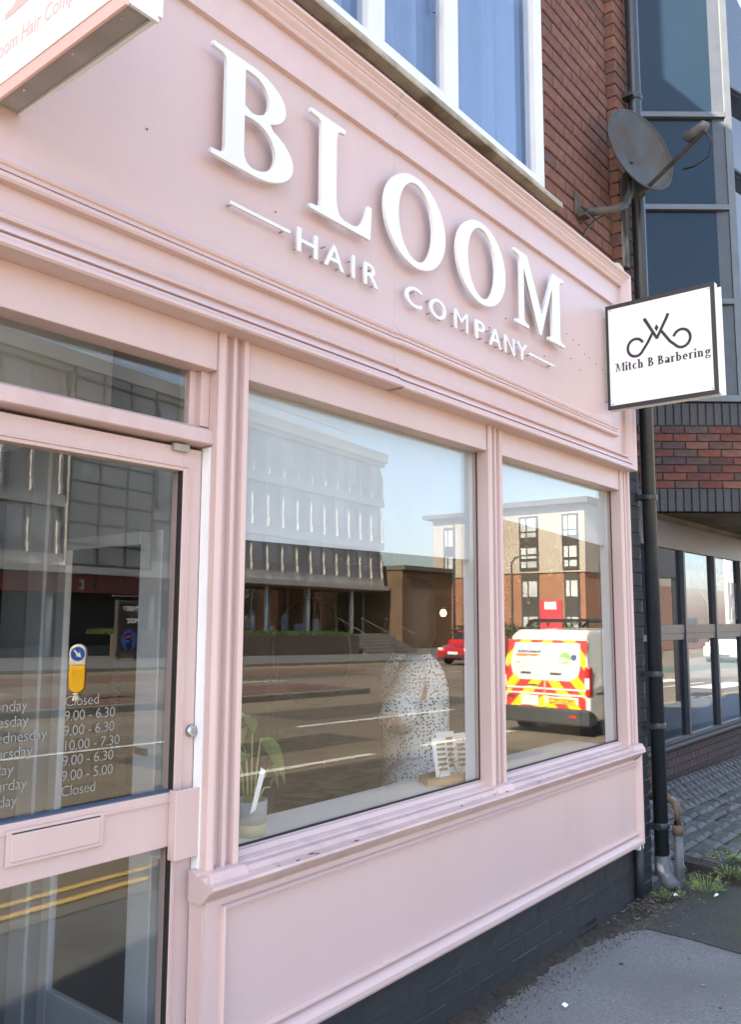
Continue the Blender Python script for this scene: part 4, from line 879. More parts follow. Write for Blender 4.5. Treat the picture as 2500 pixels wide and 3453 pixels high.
# hanging dried vine in the right window
VN = thing('hanging_vine', 'trailing garland of dried leaves hanging inside the narrow right window', 'garland', (3.6, .25, 2.1))
for sx, sy, z0, z1, n in ((3.40, .25, 1.95, 1.42, 40), (3.48, .26, 1.98, 1.34, 44), (3.56, .24, 1.9, 1.46, 30), (3.90, .25, 1.96, 1.60, 26), (4.03, .26, 1.96, 1.55, 28)):
    pts = []; x = sx
    for i in range(9): pts.append((sx+.045*math.sin(i*.9+sx*9), sy+.02*math.cos(i*1.1), z0+(z1-z0)*i/8))
    MB().tube(pts, .0022, 5).build('stem', 'tree_bark', VN)
    for i in range(n):
        f = random.random()*7.99; k = int(f); p = Vector(pts[k]).lerp(Vector(pts[k+1]), f-k); a = random.uniform(0, 6.28); l = random.uniform(.022, .042)
        q = p+Vector((math.cos(a)*l, math.sin(a)*l*.5, random.uniform(-.6, .25)*l)); leaf(p, q, l*.42, .003, VN, 'leaf_dry', 4)
# pendant lamp cage
PN = thing('pendant_lamp', 'black wire geometric pendant lamp hanging behind the left window blind', 'lamp', (3.58, 1.2, 2.6))
def hexr(r, z): return [Vector((3.58+r*math.cos(R(60*i+12)), 1.2+r*math.sin(R(60*i+12)), z)) for i in range(6)]
h1, h2, tp = hexr(.13, 1.69), hexr(.22, 1.79), Vector((3.58, 1.2, 2.05))
for i in range(6):
    for a, b in ((h1[i], h1[(i+1) % 6]), (h1[i], h2[i]), (h2[i], h2[(i+1) % 6]), (h2[i], tp)): MB().tube([a, b], .006, 6).build('wire', 'black_metal', PN)
MB().tube([tp, (3.58, 1.2, 2.62)], .005, 6).build('cord', 'black_metal', PN)
# mirrors, wall lamps, salon chairs, client
for yc, lab in ((2.27, 'round gold rimmed mirror on the dark side wall, farther from the window'), (1.20, 'round gold rimmed mirror on the dark side wall, nearer the window')):
    MR = thing('round_mirror', lab, 'mirror', (4.29, yc, 1.16), group='salon mirrors')
    MB().lathe([(.35, -.004), (.35, -.012), (0, -.012)], (4.30, yc, 1.16), 40, 'x').build('glass', 'salon_dark', MR)
    MB().tube([(4.285, yc+.36*math.cos(R(k*9)), 1.16+.36*math.sin(R(k*9))) for k in range(41)], .007, 8, False).build('rim', 'gold', MR, smooth=True)
WL = thing('wall_lamp', 'small glowing globe bulb on the salon wall', 'lamp', (4.27, 1.12, 1.42))
MB().lathe([(0, -.022), (.014, -.019), (.021, 0), (.014, .019), (0, .022)], (4.20, 1.12, 1.42), 14).build('bulb', 'bulb', WL, smooth=True)
MB().tube([(4.30, 1.12, 1.46), (4.22, 1.12, 1.47), (4.20, 1.12, 1.448)], .008, 6).build('bracket', 'black_metal', WL)
for x, y, lab in ((3.75, 2.1, 'black salon chair facing the farther round mirror'), (3.6, 3.4, 'black salon chair at the back of the shop')):
    CH = thing('salon_chair', lab, 'chair', (x, y, .02), 0, 'salon chairs')
    MB().box(x-.25, x+.25, y-.25, y+.25, .48, .60).build('seat', 'black_metal', CH, .03); MB().box(x-.28, x-.20, y-.25, y+.25, .60, 1.05).build('backrest', 'black_metal', CH, .03)
    for s in (-1, 1): MB().box(x-.2, x+.2, y+s*.27-.03, y+s*.27+.03, .70, .75).build('armrest', 'black_metal', CH, .01)
    MB().lathe([(.26, 0), (.25, .02), (.03, .03), (.03, .48)], (x, y, .02), 18).build('pedestal', 'alu_grey', CH)

def skin_body(name, verts, edges, radii, material, parent, root=0, lv=2):
    me = bpy.data.meshes.new(name); me.from_pydata(verts, edges, []); o = bpy.data.objects.new(name, me); col.objects.link(o)
    me.materials.append(MATS[material]); md = o.modifiers.new('skin', 'SKIN'); md.use_smooth_shade = True
    sv = me.skin_vertices[0].data
    for i, r in enumerate(radii): sv[i].radius = (r, r) if not isinstance(r, tuple) else r; sv[i].use_root = (i == root)
    s = o.modifiers.new('sub', 'SUBSURF'); s.levels = s.render_levels = lv
    o.parent = parent
    if parent.name in INV: o.matrix_parent_inverse = INV[parent.name]
    return o
PE = thing('person', 'person in a white dress with black dots seated inside the left shop window', 'person', (3.62, .92, .02))
V = [(3.66, .95, .50), (3.64, .94, .72), (3.62, .92, .95), (3.58, .90, 1.13), (3.56, .89, 1.25), (3.55, .88, 1.33), (3.54, .87, 1.43), (3.54, .87, 1.51),
     (3.47, .82, 1.12), (3.34, .755, 1.05), (3.17, .68, .95), (3.10, .65, .93), (3.74, .99, 1.10), (3.86, 1.00, .90), (3.76, .90, .74), (3.72, .87, .72),
     (3.52, .80, .50), (3.22, .62, .50), (3.20, .64, .26), (3.20, .66, .07), (3.12, .60, .05), (3.68, 1.00, .50), (3.38, .84, .50), (3.36, .86, .26), (3.36, .88, .07), (3.28, .82, .05)]
ED = [(0, 1), (1, 2), (2, 3), (3, 4), (4, 5), (5, 6), (6, 7), (3, 8), (8, 9), (9, 10), (10, 11), (3, 12), (12, 13), (13, 14), (14, 15), (0, 16), (16, 17), (17, 18), (18, 19), (19, 20), (0, 21), (21, 22), (22, 23), (23, 24), (24, 25)]
RD = [.13, .11, .12, .09, .05, .055, .085, .07, .055, .042, .032, .034, .055, .042, .030, .034, .085, .060, .05, .035, .03, .085, .060, .05, .035, .03]
n0 = len(V)
for k, (dx, dy, dz) in enumerate(((-.06, -.02, .03), (-.07, -.015, .015), (-.072, -.01, 0), (-.06, -.005, -.015), (-.015, -.045, .02))):
    V += [(3.10+dx*.5, .65+dy*.5+(k-2)*.004, .93+dz*.5), (3.10+dx, .65+dy+(k-2)*.006, .93+dz-.012)]; ED += [(11, n0+2*k), (n0+2*k, n0+2*k+1)]; RD += [.009, .007]
bd = skin_body('body', V, ED, RD, 'skin', PE)
DV0 = [(3.66, .95, .42), (3.65, .94, .62), (3.63, .92, .85), (3.60, .91, 1.02), (3.57, .90, 1.135), (3.46, .83, 1.11), (3.36, .78, 1.01), (3.25, .74, 1.0), (3.75, .99, 1.09), (3.86, 1.0, .93), (3.80, .94, .80), (3.45, .78, .47), (3.26, .66, .46)]
0 and skin_body('dress', DV0, [(0, 1), (1, 2), (2, 3), (3, 4), (4, 5), (5, 6), (6, 7), (4, 8), (8, 9), (9, 10), (0, 11), (11, 12)], [.27, .24, .225, .19, .13, .10, .10, .10, .10, .10, .09, .20, .17], 'polka', PE)
m = MB(); na = 28
for cx, cy, z, r in ((3.68, .95, .38, .185), (3.68, .95, .55, .178), (3.67, .945, .74, .182), (3.66, .94, .90, .182), (3.65, .93, 1.03, .18), (3.62, .92, 1.115, .165), (3.60, .91, 1.17, .138), (3.585, .905, 1.21, .10), (3.575, .90, 1.235, .062)):
    for k in range(na):
        t = 2*math.pi*k/na; rr = r*(1+.035*math.sin(7*t+z*9)); m.v.append((cx+rr*1.05*math.cos(t), cy+rr*.92*math.sin(t), z))
for i in range(8):
    for k in range(na): m.f.append((i*na+k, i*na+(k+1) % na, (i+1)*na+(k+1) % na, (i+1)*na+k))
m.f.append(tuple(8*na+k for k in range(na)))
m.tube([(3.56, .87, 1.16), (3.47, .82, 1.125), (3.36, .765, 1.06), (3.25, .715, 1.0), (3.165, .675, .955), (3.13, .66, .92)], [.06, .076, .076, .080, .085, .086], 18)
m.tube([(3.66, .96, 1.14), (3.74, .97, 1.07), (3.78, .95, .96), (3.76, .90, .86)], [.06, .080, .078, .076], 18)
m.tube([(3.64, .93, .55), (3.48, .82, .535), (3.30, .71, .52), (3.20, .65, .47)], [.16, .165, .145, .11], 18)
m.build('dress', 'polka', PE, smooth=True)
hr_ = MB().lathe([(0, -.27), (.09, -.26), (.125, -.16), (.12, -.02), (.125, .05), (.095, .11), (0, .14)], (3.545, .875, 1.47), 18, 'z').build('hair', 'hair', PE, smooth=True)

# ================================================================== STREET OPPOSITE THE SHOP (seen mirrored in the glass)
SOUTH = lambda x, y, z: basis((x, y, z), (-1, 0, 0), (0, 0, 1), (0, 1, 0))   # facing +Y
# --- van
VX, VZ = 11.2, gz(11.2)-.1
VAN = thing('parked_van', 'white utility van with red and yellow chevrons parked at the kerb', 'van', (VX, -3.96, VZ), local=True); VAN.scale = (.95, .86, .95)
W2 = .80
body = [(0, .36), (0, .70), (.02, 1.10), (.14, 1.46), (.30, 1.55), (2.35, 1.56), (2.75, 1.42), (3.25, 1.00), (3.85, .86), (3.98, .60), (3.98, .30), (3.5, .22), (.3, .22)]
m = MB(); n = len(body)
for sgn in (-1, 1):
    for x, z in body: m.v.append((x, sgn*W2*(1 if z < .95 else 1-.17*(z-.95)/.6), z))
m.f = [tuple(range(n-1, -1, -1)), tuple(range(n, 2*n))]+[(i, (i+1) % n, n+(i+1) % n, n+i) for i in range(n)]
m.build('body', 'car_white', VAN, .03)
def rear(y0, y1, z0, z1, off=.006, name='panel', material='chevron', parent=VAN):   # quad following the rear face
    def rx(z): return 0 if z < .70 else (.02*(z-.7)/.4 if z < 1.1 else .02+.12*(z-1.1)/.36)
    zs = [z0]+[z for z in (.7, 1.1) if z0 < z < z1]+[z1]; q = MB(); nn = len(zs)
    for d in (off, off-.004):
        for z in zs: q.v += [(rx(z)-d, y0, z), (rx(z)-d, y1, z)]
    for i in range(nn-1):
        a = 2*i; b = 2*nn+2*i; q.f += [(a, a+1, a+3, a+2), (b+1, b, b+2, b+3), (a, a+2, b+2, b), (a+1, b+1, b+3, a+3)]
    return q.build(name, material, parent)
rear(-.73, .73, .40, 1.40, .006, 'chevron_panel')
def rpoly(pts, name, material, off, parent=VAN):
    def rx(z): return 0 if z < .70 else (.02*(z-.7)/.4 if z < 1.1 else .02+.12*(z-1.1)/.36)
    return MB().add([(rx(z)-off, y, z) for y, z in pts], [tuple(range(len(pts)))]).build(name, material, parent)
rpoly([(-.60, .88), (-.45, .80), (.45, .80), (.60, .88), (.645, 1.04), (.635, 1.1), (-.635, 1.1), (-.645, 1.04)], 'rear_window', 'car_white', .012)
rpoly([(-.635, 1.1), (.635, 1.1), (.60, 1.36), (-.60, 1.36)], 'rear_window', 'car_white', .012)
for z in (.665, .585): rear(-.74, .74, z, z+.028, .012, 'trim_strip', 'car_white')
rear(-.008, .008, .42, .80, .012, 'door_gap', 'car_white')
pb = rear(.02, .60, .46, .565, .014, 'plate_surround', 'car_white'); rear(.06, .56, .462, .545, .017, 'number_plate', 'plate_yellow')
VW = lambda y, z, off: basis((-off+(0 if z < .7 else .02*(z-.7)/.4 if z < 1.1 else .02+.12*(z-1.1)/.36), y, z), (0, -1, 0), (0, 0, 1), (-1, 0, 0))
link('plate_text', xf(text_mesh('YR20 YCZ', .095, .0003, 1.05), VW(.52, .474, .0195)), 'text_dark', VAN)
link('van_text', xf(text_mesh('NetworkRail', .085, .0003, 1.0, .001), VW(-.08, 1.20, .016) @ Matrix.Identity(4)), 'van_navy', VAN)
for k, (a, b) in enumerate((((-.08, 1.18), (-.50, 1.18)),)): rpoly([(-.08, 1.185), (-.56, 1.185), (-.52, 1.04)], 'van_logo', 'van_orange', .016)
rpoly([(-.30, 1.15), (-.525, 1.06), (-.528, 1.085)], 'van_logo_ray', 'car_white', .0175); rpoly([(-.22, 1.165), (-.50, 1.115), (-.54, 1.14)], 'van_logo_ray', 'car_white', .0175)
rpoly([(y, z) for y, z in ell(.36, 1.14, .10, .085, 0, 360, 24)[:-1]], 'green_badge', 'van_green', .016); rpoly([(y, z) for y, z in ell(.52, 1.15, .055, .045, 0, 360, 20)[:-1]], 'purple_badge', 'van_navy', .016)
rear(-.44, -.12, .42, .57, .013, 'notice', 'paper'); rear(-.34, -.14, .715, .735, .013, 'door_handle', 'bumper')
for yy in (-.35, .20): rear(yy-.10, yy+.10, .885, .92, .016, 'window_grip', 'alu_grey')
rear(-.70, -.58, .525, .555, .014, 'badge', 'bumper')
for s in (-1, 1):
    lp = MB().box(-.012, .12, s*.76-.045, s*.76+.045, .58, 1.02).build('tail_lamp', 'lamp_red', VAN, .02); MB().box(-.016, -.008, s*.76-.04, s*.76+.04, .70, .86).build('reverse_lens', 'lamp_clear', lp)
    for xw in (.62, 3.15):
        wh = MB().lathe([(.20, -.09), (.295, -.085), (.30, -.05), (.30, .05), (.295, .085), (.20, .09)], (xw, s*.70, .29), 24, 'y').build('wheel', 'tyre', VAN); MB().lathe([(0, -.092), (.19, -.092), (.19, .092), (0, .092)], (xw, s*.70, .29), 18, 'y').build('rim', 'alu_grey', wh)
    MB().box(.22, 1.9, s*.80-.006, s*.80+.006, .62, .635).build('side_moulding', 'bumper', VAN)
    MB().tube([(.35, s*.52, 1.60), (.5, s*.55, 1.68), (2.3, s*.55, 1.68)], .022, 8).build('roof_rail', 'black_metal', VAN)
for x in (.5, 1.1, 1.7, 2.3): MB().tube([(x, -.55, 1.60), (x, -.50, 1.70), (x, .50, 1.70), (x, .55, 1.60)], .02, 8).build('roof_bar', 'black_metal', VAN)
MB().box(-.05, .25, -.80, .80, .16, .40).build('rear_bumper', 'bumper', VAN, .03)
MB().box(-.056, -.048, .46, .58, .27, .31).build('fog_lamp', 'lamp_red', VAN)

# --- cars
def car(loc, rz, paint, label, cat='car', L_=3.9, H_=1.45, W_=1.68, tall=False):
    t = thing('car' if not tall else 'taxi', label, cat, loc, rz, 'cars on the street', local=True)
    w2 = W_/2; side = [(0, .30), (-.02, .55), (.05, .72), (.75, .86), (1.25, H_-.02), (1.6, H_), (2.7, H_), (3.35, 1.0), (L_-.05, .92), (L_, .6), (L_-.02, .30), (3.5, .2), (.4, .2)]
    if tall: side = [(0, .32), (-.02, .62), (.05, .85), (.85, 1.0), (1.25, H_-.05), (1.7, H_), (3.3, H_), (3.8, 1.1), (L_-.03, 1.0), (L_, .6), (L_-.02, .32), (3.5, .2), (.4, .2)]
    m = MB(); n = len(side)
    for s in (-1, 1):
        for x, z in side: m.v.append((x, s*w2*(1 if z < .9 else 1-.24*(z-.9)/.55), z))
    m.f = [tuple(range(n-1, -1, -1)), tuple(range(n, 2*n))]+[(i, (i+1) % n, n+(i+1) % n, n+i) for i in range(n)]
    m.build('body', paint, t, .05)
    z0, z1 = (.90, H_-.08) if not tall else (1.03, H_-.1)
    xa, xb = (.82, 1.20) if not tall else (.90, 1.22)
    MB().hexa([(xa-.02, -w2*.86, z0), (xa-.02, w2*.86, z0), (xa+.05, w2*.86, z0), (xa+.05, -w2*.86, z0), (xb-.03, -w2*.74, z1), (xb-.03, w2*.74, z1), (xb+.04, w2*.74, z1), (xb+.04, -w2*.74, z1)]).build('windscreen', 'car_glass', t)
    for s in (-1, 1):
        MB().hexa([(xa+.2, s*w2*.95, z0), (3.1, s*w2*.95, z0), (3.1, s*w2*.9, z0), (xa+.2, s*w2*.9, z0), (xb+.2, s*w2*.81, z1), (2.7, s*w2*.81, z1), (2.7, s*w2*.7, z1), (xb+.2, s*w2*.7, z1)]).build('side_window', 'car_glass', t)
        for xw in (.72, 3.05):
            wh = MB().lathe([(.2, -.1), (.29, -.09), (.30, -.05), (.30, .05), (.29, .09), (.2, .1)], (xw, s*(w2-.09), .30), 20, 'y').build('wheel', 'tyre', t); MB().lathe([(0, -.102), (.19, -.102), (.19, .102), (0, .102)], (xw, s*(w2-.09), .30), 14, 'y').build('rim', 'alu_grey', wh)
        MB().box(-.03, .12, s*w2*.78-.13, s*w2*.78+.13, .60, .72).build('headlamp', 'lamp_clear', t, .02)
        MB().box(.95, 1.08, s*(w2+.08)-.06, s*(w2+.08)+.06, .92, 1.02).build('door_mirror', paint, t, .02)
    MB().box(-.05, .0, -.5, .5, .34, .44).build('grille', 'bumper', t); MB().box(-.056, -.045, -.26, .26, .46, .57).build('number_plate', 'plate_white', t)
    return t
car((30.4, -18.1, gz(30.4)-.1), R(2), 'car_red', 'bright red hatchback facing the camera on the far carriageway')
car((46, -9.6, gz(46)-.1), R(-2), 'car_white', 'white taxi coming along the near carriageway', 'taxi', tall=True, H_=1.7)
car((53, -9.8, gz(53)-.1), R(-2), 'car_silver', 'silver car following the white taxi')
for i, (x, y, p, lab) in enumerate(((52, -18.6, 'car_black', 'black car parked by the far kerb, nearest of three'), (57.5, -18.8, 'car_white', 'white car parked by the far kerb, middle of three'), (63, -19, 'car_silver', 'silver car parked by the far kerb, farthest of three'))):
    car((x, y, gz(x)-.1), 0, p, lab)
# --- keep-left bollard
bz = gz(8.45)+.036
BO = thing('traffic_bollard', 'yellow and white keep left traffic bollard on the central island', 'bollard', (8.45, -11.5, bz), R(-138), local=True)
MB().lathe([(.09, 0), (.085, .02), (.055, .04), (.055, .10), (.065, .11), (.06, .14)], (0, 0, 0), 16).build('base', 'bollard_white', BO, smooth=True)
MB().prism([(-.06, .14), (.06, .14), (.135, .21), (.135, .60), (-.135, .60), (-.135, .21)], lambda a, b, t: (a, t, b), -.075, .075).build('shell', 'bollard_yellow', BO, .015)
hd_ = MB().prism([(.135, .602), (.14, .70)]+ell(0, .82, .145, .145, 0, 180, 16)+[(-.14, .70), (-.135, .602)], lambda a, b, t: (a, t, b), -.08, .08).build('head', 'bollard_white', BO, .02)
dk = MB().lathe([(.118, 0), (.118, -.006)], (0, -.080, .80), 28, 'y').build('disc', 'sign_blue', BO)
a_ = R(-135); ca, sa_ = math.cos(a_), math.sin(a_)
MB().add([(x*ca-z*sa_, -.0875, .80+x*sa_+z*ca) for x, z in ((-.09, -.015), (.0, -.015), (.0, -.05), (.09, 0), (.0, .05), (.0, .015), (-.09, .015))], [(0, 1, 5, 6), (1, 2, 3, 4, 5)]).build('arrow', 'bollard_white', dk)
# --- street advertising panel
AD = thing('advert_panel', 'dark street advert panel reading THIRSTY FOR MORE on the far pavement', 'advert', (19.7, -26, gz(19.7)))
g0 = gz(19.7)
MB().box(19.15, 20.25, -26.1, -25.9, g0+.25, 1.95).build('case', 'frame_grey', AD, .02); sc_ = MB().box(19.25, 20.15, -25.9, -25.885, g0+.4, 1.85).build('poster', 'showroom_black', AD)
for x in (19.3, 20.1): MB().tube([(x, -26, g0), (x, -26, g0+.3)], .05, 8).build('post', 'frame_grey', AD)
for s_, z, mt_ in (('THIRSTY', 1.56, 'paper'), ('FOR', 1.33, 'alu_grey'), ('MORE', 1.10, 'paper')): link('poster_text', xf(text_mesh(s_, .25 if s_ == 'THIRSTY' else .25, .001, .95, .008), SOUTH(20.10, -25.882, z) @ Matrix.Diagonal((.8, 1, 1, 1))), mt_, sc_)
MB().add([(19.7+a, -25.881, .45+b) for a, b in ell(0, 0, .36, .42, 0, 360, 24)[:-1]], [tuple(range(24))]).build('poster_splash', 'ad_blue', sc_)
can = MB().hexa([(19.62, -25.879, .05), (19.86, -25.879, .12), (19.86, -25.878, .12), (19.62, -25.878, .05), (19.50, -25.879, .66), (19.74, -25.879, .73), (19.74, -25.878, .73), (19.50, -25.878, .66)]).build('poster_can', 'showroom_black', sc_)
MB().add([(19.64+a, -25.876, .50+b) for a, b in ell(0, 0, .12, .12, 15, 165, 14)], [tuple(range(15))]).build('poster_roundel', 'sign_red', sc_); MB().add([(19.64+a, -25.876, .47+b) for a, b in ell(0, 0, .12, .12, 195, 345, 14)], [tuple(range(15))]).build('poster_roundel', 'sign_blue', sc_)
MB().box(19.0, 20.4, -26.1, -25.95, 2.1, 2.16).box(19.2, 19.24, -26.02, -25.98, 1.95, 2.1).box(20.16, 20.2, -26.02, -25.98, 1.95, 2.1).build('canopy', 'alu_grey', AD)
# --- planter wall, grass, steps, railings
PW = tag(slab('planter_wall', -28.3, -27.9, -.3, .98, 'planter_wall', 20.5, 36, bevel=.02), 'long low dark planter wall beyond the far pavement', 'wall')
m = MB()
for i in range(5200):
    x = random.uniform(20.5, 36); y = random.uniform(-30.2, -27.95); h = random.uniform(.10, .30); a = random.uniform(0, 3.14); s = .035; z = gz(x)+.96
    m.add([(x-s*math.cos(a), y-s*math.sin(a), z), (x+s*math.cos(a), y+s*math.sin(a), z), (x+random.uniform(-.05, .05), y+random.uniform(-.05, .05), z+h)], [(0, 1, 2)])
stuff(tag(m.build('grass_strip', 'grass'), 'strip of green grass growing above the planter wall', 'grass'))
ST = thing('entrance_steps', 'broad concrete steps beside the planter wall', 'steps', (38, -28, gz(38)))
for i in range(6): MB().box(36.5, 41.5, -31-.0, -27.9-i*.42, gz(38)+i*.17-.2, gz(38)+(i+1)*.17).build('step', 'kerb', ST)
for x in (36.8, 39.0, 41.3):
    rl = thing('handrail', {36.8: 'steel handrail on the near side of the steps', 39.0: 'steel handrail up the middle of the steps', 41.3: 'steel handrail on the far side of the steps'}[x], 'handrail', (x, -28.5, gz(38)), group='handrails on the steps')
    MB().tube([(x, -27.8, gz(38)), (x, -27.8, gz(38)+1.0), (x, -30.2, gz(38)+2.0), (x, -30.2, gz(38)+1.0)], .022, 6).build('rail', 'alu_grey', rl)
# --- concrete office block with projecting fins
CB = thing('concrete_block', 'pale concrete office block with rows of windows between projecting fins', 'building', (40, -34, gz(40)))
AA = R(8.0); c0 = Vector((46.5, -34.2, 0))
def wb(s, d, z): return (c0.x-s*math.cos(AA)+d*math.sin(AA)*0, c0.y+s*math.sin(AA)-d, z)
def wbox(s0, s1, d0, d1, z0, z1): return MB().hexa([wb(s, d, z) for z in (z0, z1) for s, d in ((s0, d0), (s1, d0), (s1, d1), (s0, d1))])
LEN = 34.5
wbox(0, LEN, .5, 14, 3.5, 12.75).build('wall', 'concrete_white', CB)
wbox(-.15, LEN, -.12, 14, 12.1, 12.75).build('parapet', 'concrete_white', CB)
for z0, z1 in ((3.45, 3.95), (5.95, 6.45), (8.95, 9.45), (11.85, 12.1)): wbox(0, LEN, .12, .5, z0, z1).build('floor_band', 'concrete_white', CB)
bay = 1.43
finm = MB().prism([(0, 0), (.52, 0), (.52, 2.5), (.40, 2.5), (.06, 1.55), (.06, .45), (.0, .40)], lambda d, z, t: (t, -d, z), -.07, .07).mesh('fin'); finm.materials.append(MATS['fin_white'])
panm = MB().box(-bay/2+.08, bay/2-.08, -.46, -.40, .35, 2.45).mesh('window'); panm.materials.append(MATS['window_pale'])
pand = panm.copy(); pand.materials.clear(); pand.materials.append(MATS['window_dark'])
panl = panm.copy(); panl.materials.clear(); panl.materials.append(MATS['fin_white'])
spn = MB().box(-bay/2+.07, bay/2-.07, -.44, -.30, 0, .62).mesh('window_spandrel'); spn.materials.append(MATS['window_dark'])
def put(name, me, p, sz, parent):
    o = bpy.data.objects.new(name, me); col.objects.link(o); o.location = p; o.rotation_euler = (0, 0, -AA); o.scale = (1, 1, sz); o.parent = parent; o.matrix_parent_inverse = INV[parent.name]; return o
for zr, hz in ((9.45, 2.4), (6.45, 2.5), (3.95, 2.0)):
    for i in range(23):
        s = .35+i*bay
        if 22.2 < s < 26.9: continue
        put('fin', finm, wb(s, 0, zr), hz/2.5, CB)
        put('window', random.choice((panm, panm, panl, pand)), wb(s+bay/2, 0, zr), hz/2.5, CB); put('window_spandrel', spn, wb(s+bay/2, 0, zr), hz/2.5, CB)
tw = wbox(22.3, 27.2, -.05, .5, 2.4, 12.1).build('stair_glazing', 'window_dark', CB)
for k in range(4): wbox(22.3+k*1.6, 22.38+k*1.6, -.12, -.05, 2.4, 12.1).build('glazing_mullion', 'frame_grey', tw)
for k in range(11): wbox(22.3, 27.2, -.11, -.05, 2.6+k*.9, 2.67+k*.9).build('glazing_transom', 'frame_grey', tw)
wbox(0, LEN, -.3, 1.2, 3.15, 3.45).build('canopy_slab', 'concrete_white', CB)
wbox(0, LEN, 4.5, 4.7, -.9, 3.2).build('showroom_back', 'showroom', CB); wbox(0, LEN, .0, 5, 3.05, 3.14).build('showroom_ceiling', 'showroom', CB)
wbox(0, LEN, 1.2, 5, -.9, .02).build('showroom_floor', 'kerb', CB)
sr = wbox(0, 20.5, 2.0, 2.03, .02, 3.05).build('showroom_glass', 'upper_glass', CB)
for k in range(12): wbox(k*1.8, k*1.8+.05, 1.95, 2.08, .02, 3.05).build('glass_mullion', 'steel_pale', sr)
for s in (3.9, 8.9, 13.0, 17.6, 21.8, 27.6): MB().tube([wb(s, .4, -.9), wb(s, .4, 3.15)], .13, 12).build('column', 'steel_pale', CB, smooth=True)
for s, wd, z0, z1 in ((4.6, .9, .3, 1.2), (6.2, 1.3, .2, .9), (8.2, .7, .2, 1.5), (9.6, 1.0, .1, .8), (11.5, .6, .3, 1.7), (14.2, 1.1, .1, .7), (15.6, .5, .2, 1.2)): wbox(s, s+wd, 2.6, 2.66, z0, z1).build('display_board', 'paper', CB)
fb = wbox(19.5, LEN, -.1, .9, 2.35, 3.1).build('shop_fascia', 'showroom_red', CB); wbox(20.5, LEN, 1.5, 1.6, -.9, 2.35).build('dark_shopfront', 'showroom_black', CB)
for s_, s, z in (('DUCATI', 26.2, 2.5), ('HOUSE', 21.2, 2.55)):
    p = wb(s, -.13, z); link('shop_name', xf(text_mesh(s_, .55, .004, 1.05, .006), SOUTH(*p)), 'steel_pale', fb)
rl = wbox(0, .02, 0, .01, 12.7, 12.71).build('roof_rail', 'fin_white', CB)
for k in range(16): MB().tube([wb(4.2+k*1.9, .6, 12.7), wb(4.2+k*1.9, .6, 13.6)], .035, 5).build('rail_post', 'fin_white', rl)
for z in (13.15, 13.6): MB().tube([wb(4.2, .6, z), wb(LEN, .6, z)], .03, 5).build('rail_bar', 'fin_white', rl)
# --- low brick block between, and apartment block
LB = thing('low_building', 'low brown building with a flat roof between the two blocks', 'building', (47, -32, gz(47))); MB().box(46.8, 56, -44, -33, -.9, 4.6).build('wall', 'brown_wall', LB); MB().box(46.7, 56.2, -44.2, -32.7, 4.6, 4.9).build('roof', 'roof_grey', LB)
AP = thing('apartment_block', 'beige rendered apartment block over orange brick with tall window strips', 'building', (50, -24, gz(50)))
MB().box(50, 66, -27.4, -21, -.9, 4.25).build('brick_storey', 'orange_brick', AP); MB().box(49.9, 66, -27.5, -20.9, 4.25, 8.6).build('render_storeys', 'render_beige', AP)
MB().box(53, 66, -34.5, -27.4, -.9, 4.25).build('brick_storey', 'orange_brick', AP); MB().box(52.9, 66, -34.6, -27.5, 4.25, 8.7).build('render_storeys', 'render_beige', AP)
MB().box(49.3, 66.5, -28.0, -20.4, 8.6, 8.95).box(52.3, 66.5, -35.2, -28.0, 8.7, 9.0).build('roof', 'roof_grey', AP)
MB().box(57, 74, -20.5, -17.3, -.9, 3.6).build('brick_storey', 'orange_brick', AP); MB().box(57, 74, -20.5, -17.3, 3.6, 6.6).build('render_storeys', 'render_beige', AP); MB().box(56.6, 74.4, -20.6, -16.9, 6.6, 6.8).build('roof', 'roof_grey', AP)
def strip(xf_, y0, y1, z0, z1, rows):
    st_ = MB().box(xf_-.06, xf_+.02, y0, y1, z0, z1).build('window_strip', 'frame_grey', AP)
    for a, b, two in rows:
        ym = y0+(y1-y0)*.40
        for p, q in ((y0+.14, ym-.05), (ym+.05, y1-.14)): MB().box(xf_-.085, xf_-.06, p, q, a, b).build('pane', 'pane_bright', st_)
for y0, y1 in ((-25.55, -24.15), (-22.45, -21.3)):
    strip(49.9, y0, y1, 4.4, 8.0, [(7.0, 7.85, 1), (6.6, 6.9, 1), (5.2, 5.9, 1), (4.6, 5.0, 1)]); strip(50, y0+.05, y1-.05, -.9, 4.2, [(2.7, 3.7, 1), (.4, 1.4, 1)])
for y0, y1 in ((-30.6, -29.6), (-33.6, -32.6)): strip(52.9, y0, y1, 4.5, 8.0, [(6.6, 7.8, 1), (4.8, 5.8, 1)])
for y0, y1 in ((-20.0, -19.4), (-18.4, -17.8)): strip(57, y0, y1, .5, 6.0, [(4.4, 5.6, 1), (1.4, 2.6, 1)])
# --- hedge, red sign board, street lamps, traffic signal, bare tree, more buildings down the road
HG = thing('hedge', 'clipped green hedge in front of the apartment block', 'hedge', (42.5, -20, gz(42)))
m = MB()
for i in range(5200):
    x, y = random.uniform(42, 43.4), random.uniform(-26, -16.2); z = gz(42)+random.uniform(0, 1)**.6*(1.75+.15*math.sin(y*3)); l = .13; a = random.uniform(0, 6.28); b = random.uniform(-.8, .8)
    d = Vector((math.cos(a)*math.cos(b), math.sin(a)*math.cos(b), math.sin(b)))*l; q = d.cross(Vector((random.random(), random.random(), 1))).normalized()*l*.5
    p = Vector((x, y, z)); m.add([p-d*.5, p+q, p+d*.5, p-q], [(0, 1, 2, 3)])
stuff(m.build('foliage', 'hedge', HG)); MB().box(42.3, 43.1, -25.8, -16.4, gz(42)-.1, gz(42)+1.4).build('twigs', 'leaf_weed', HG)
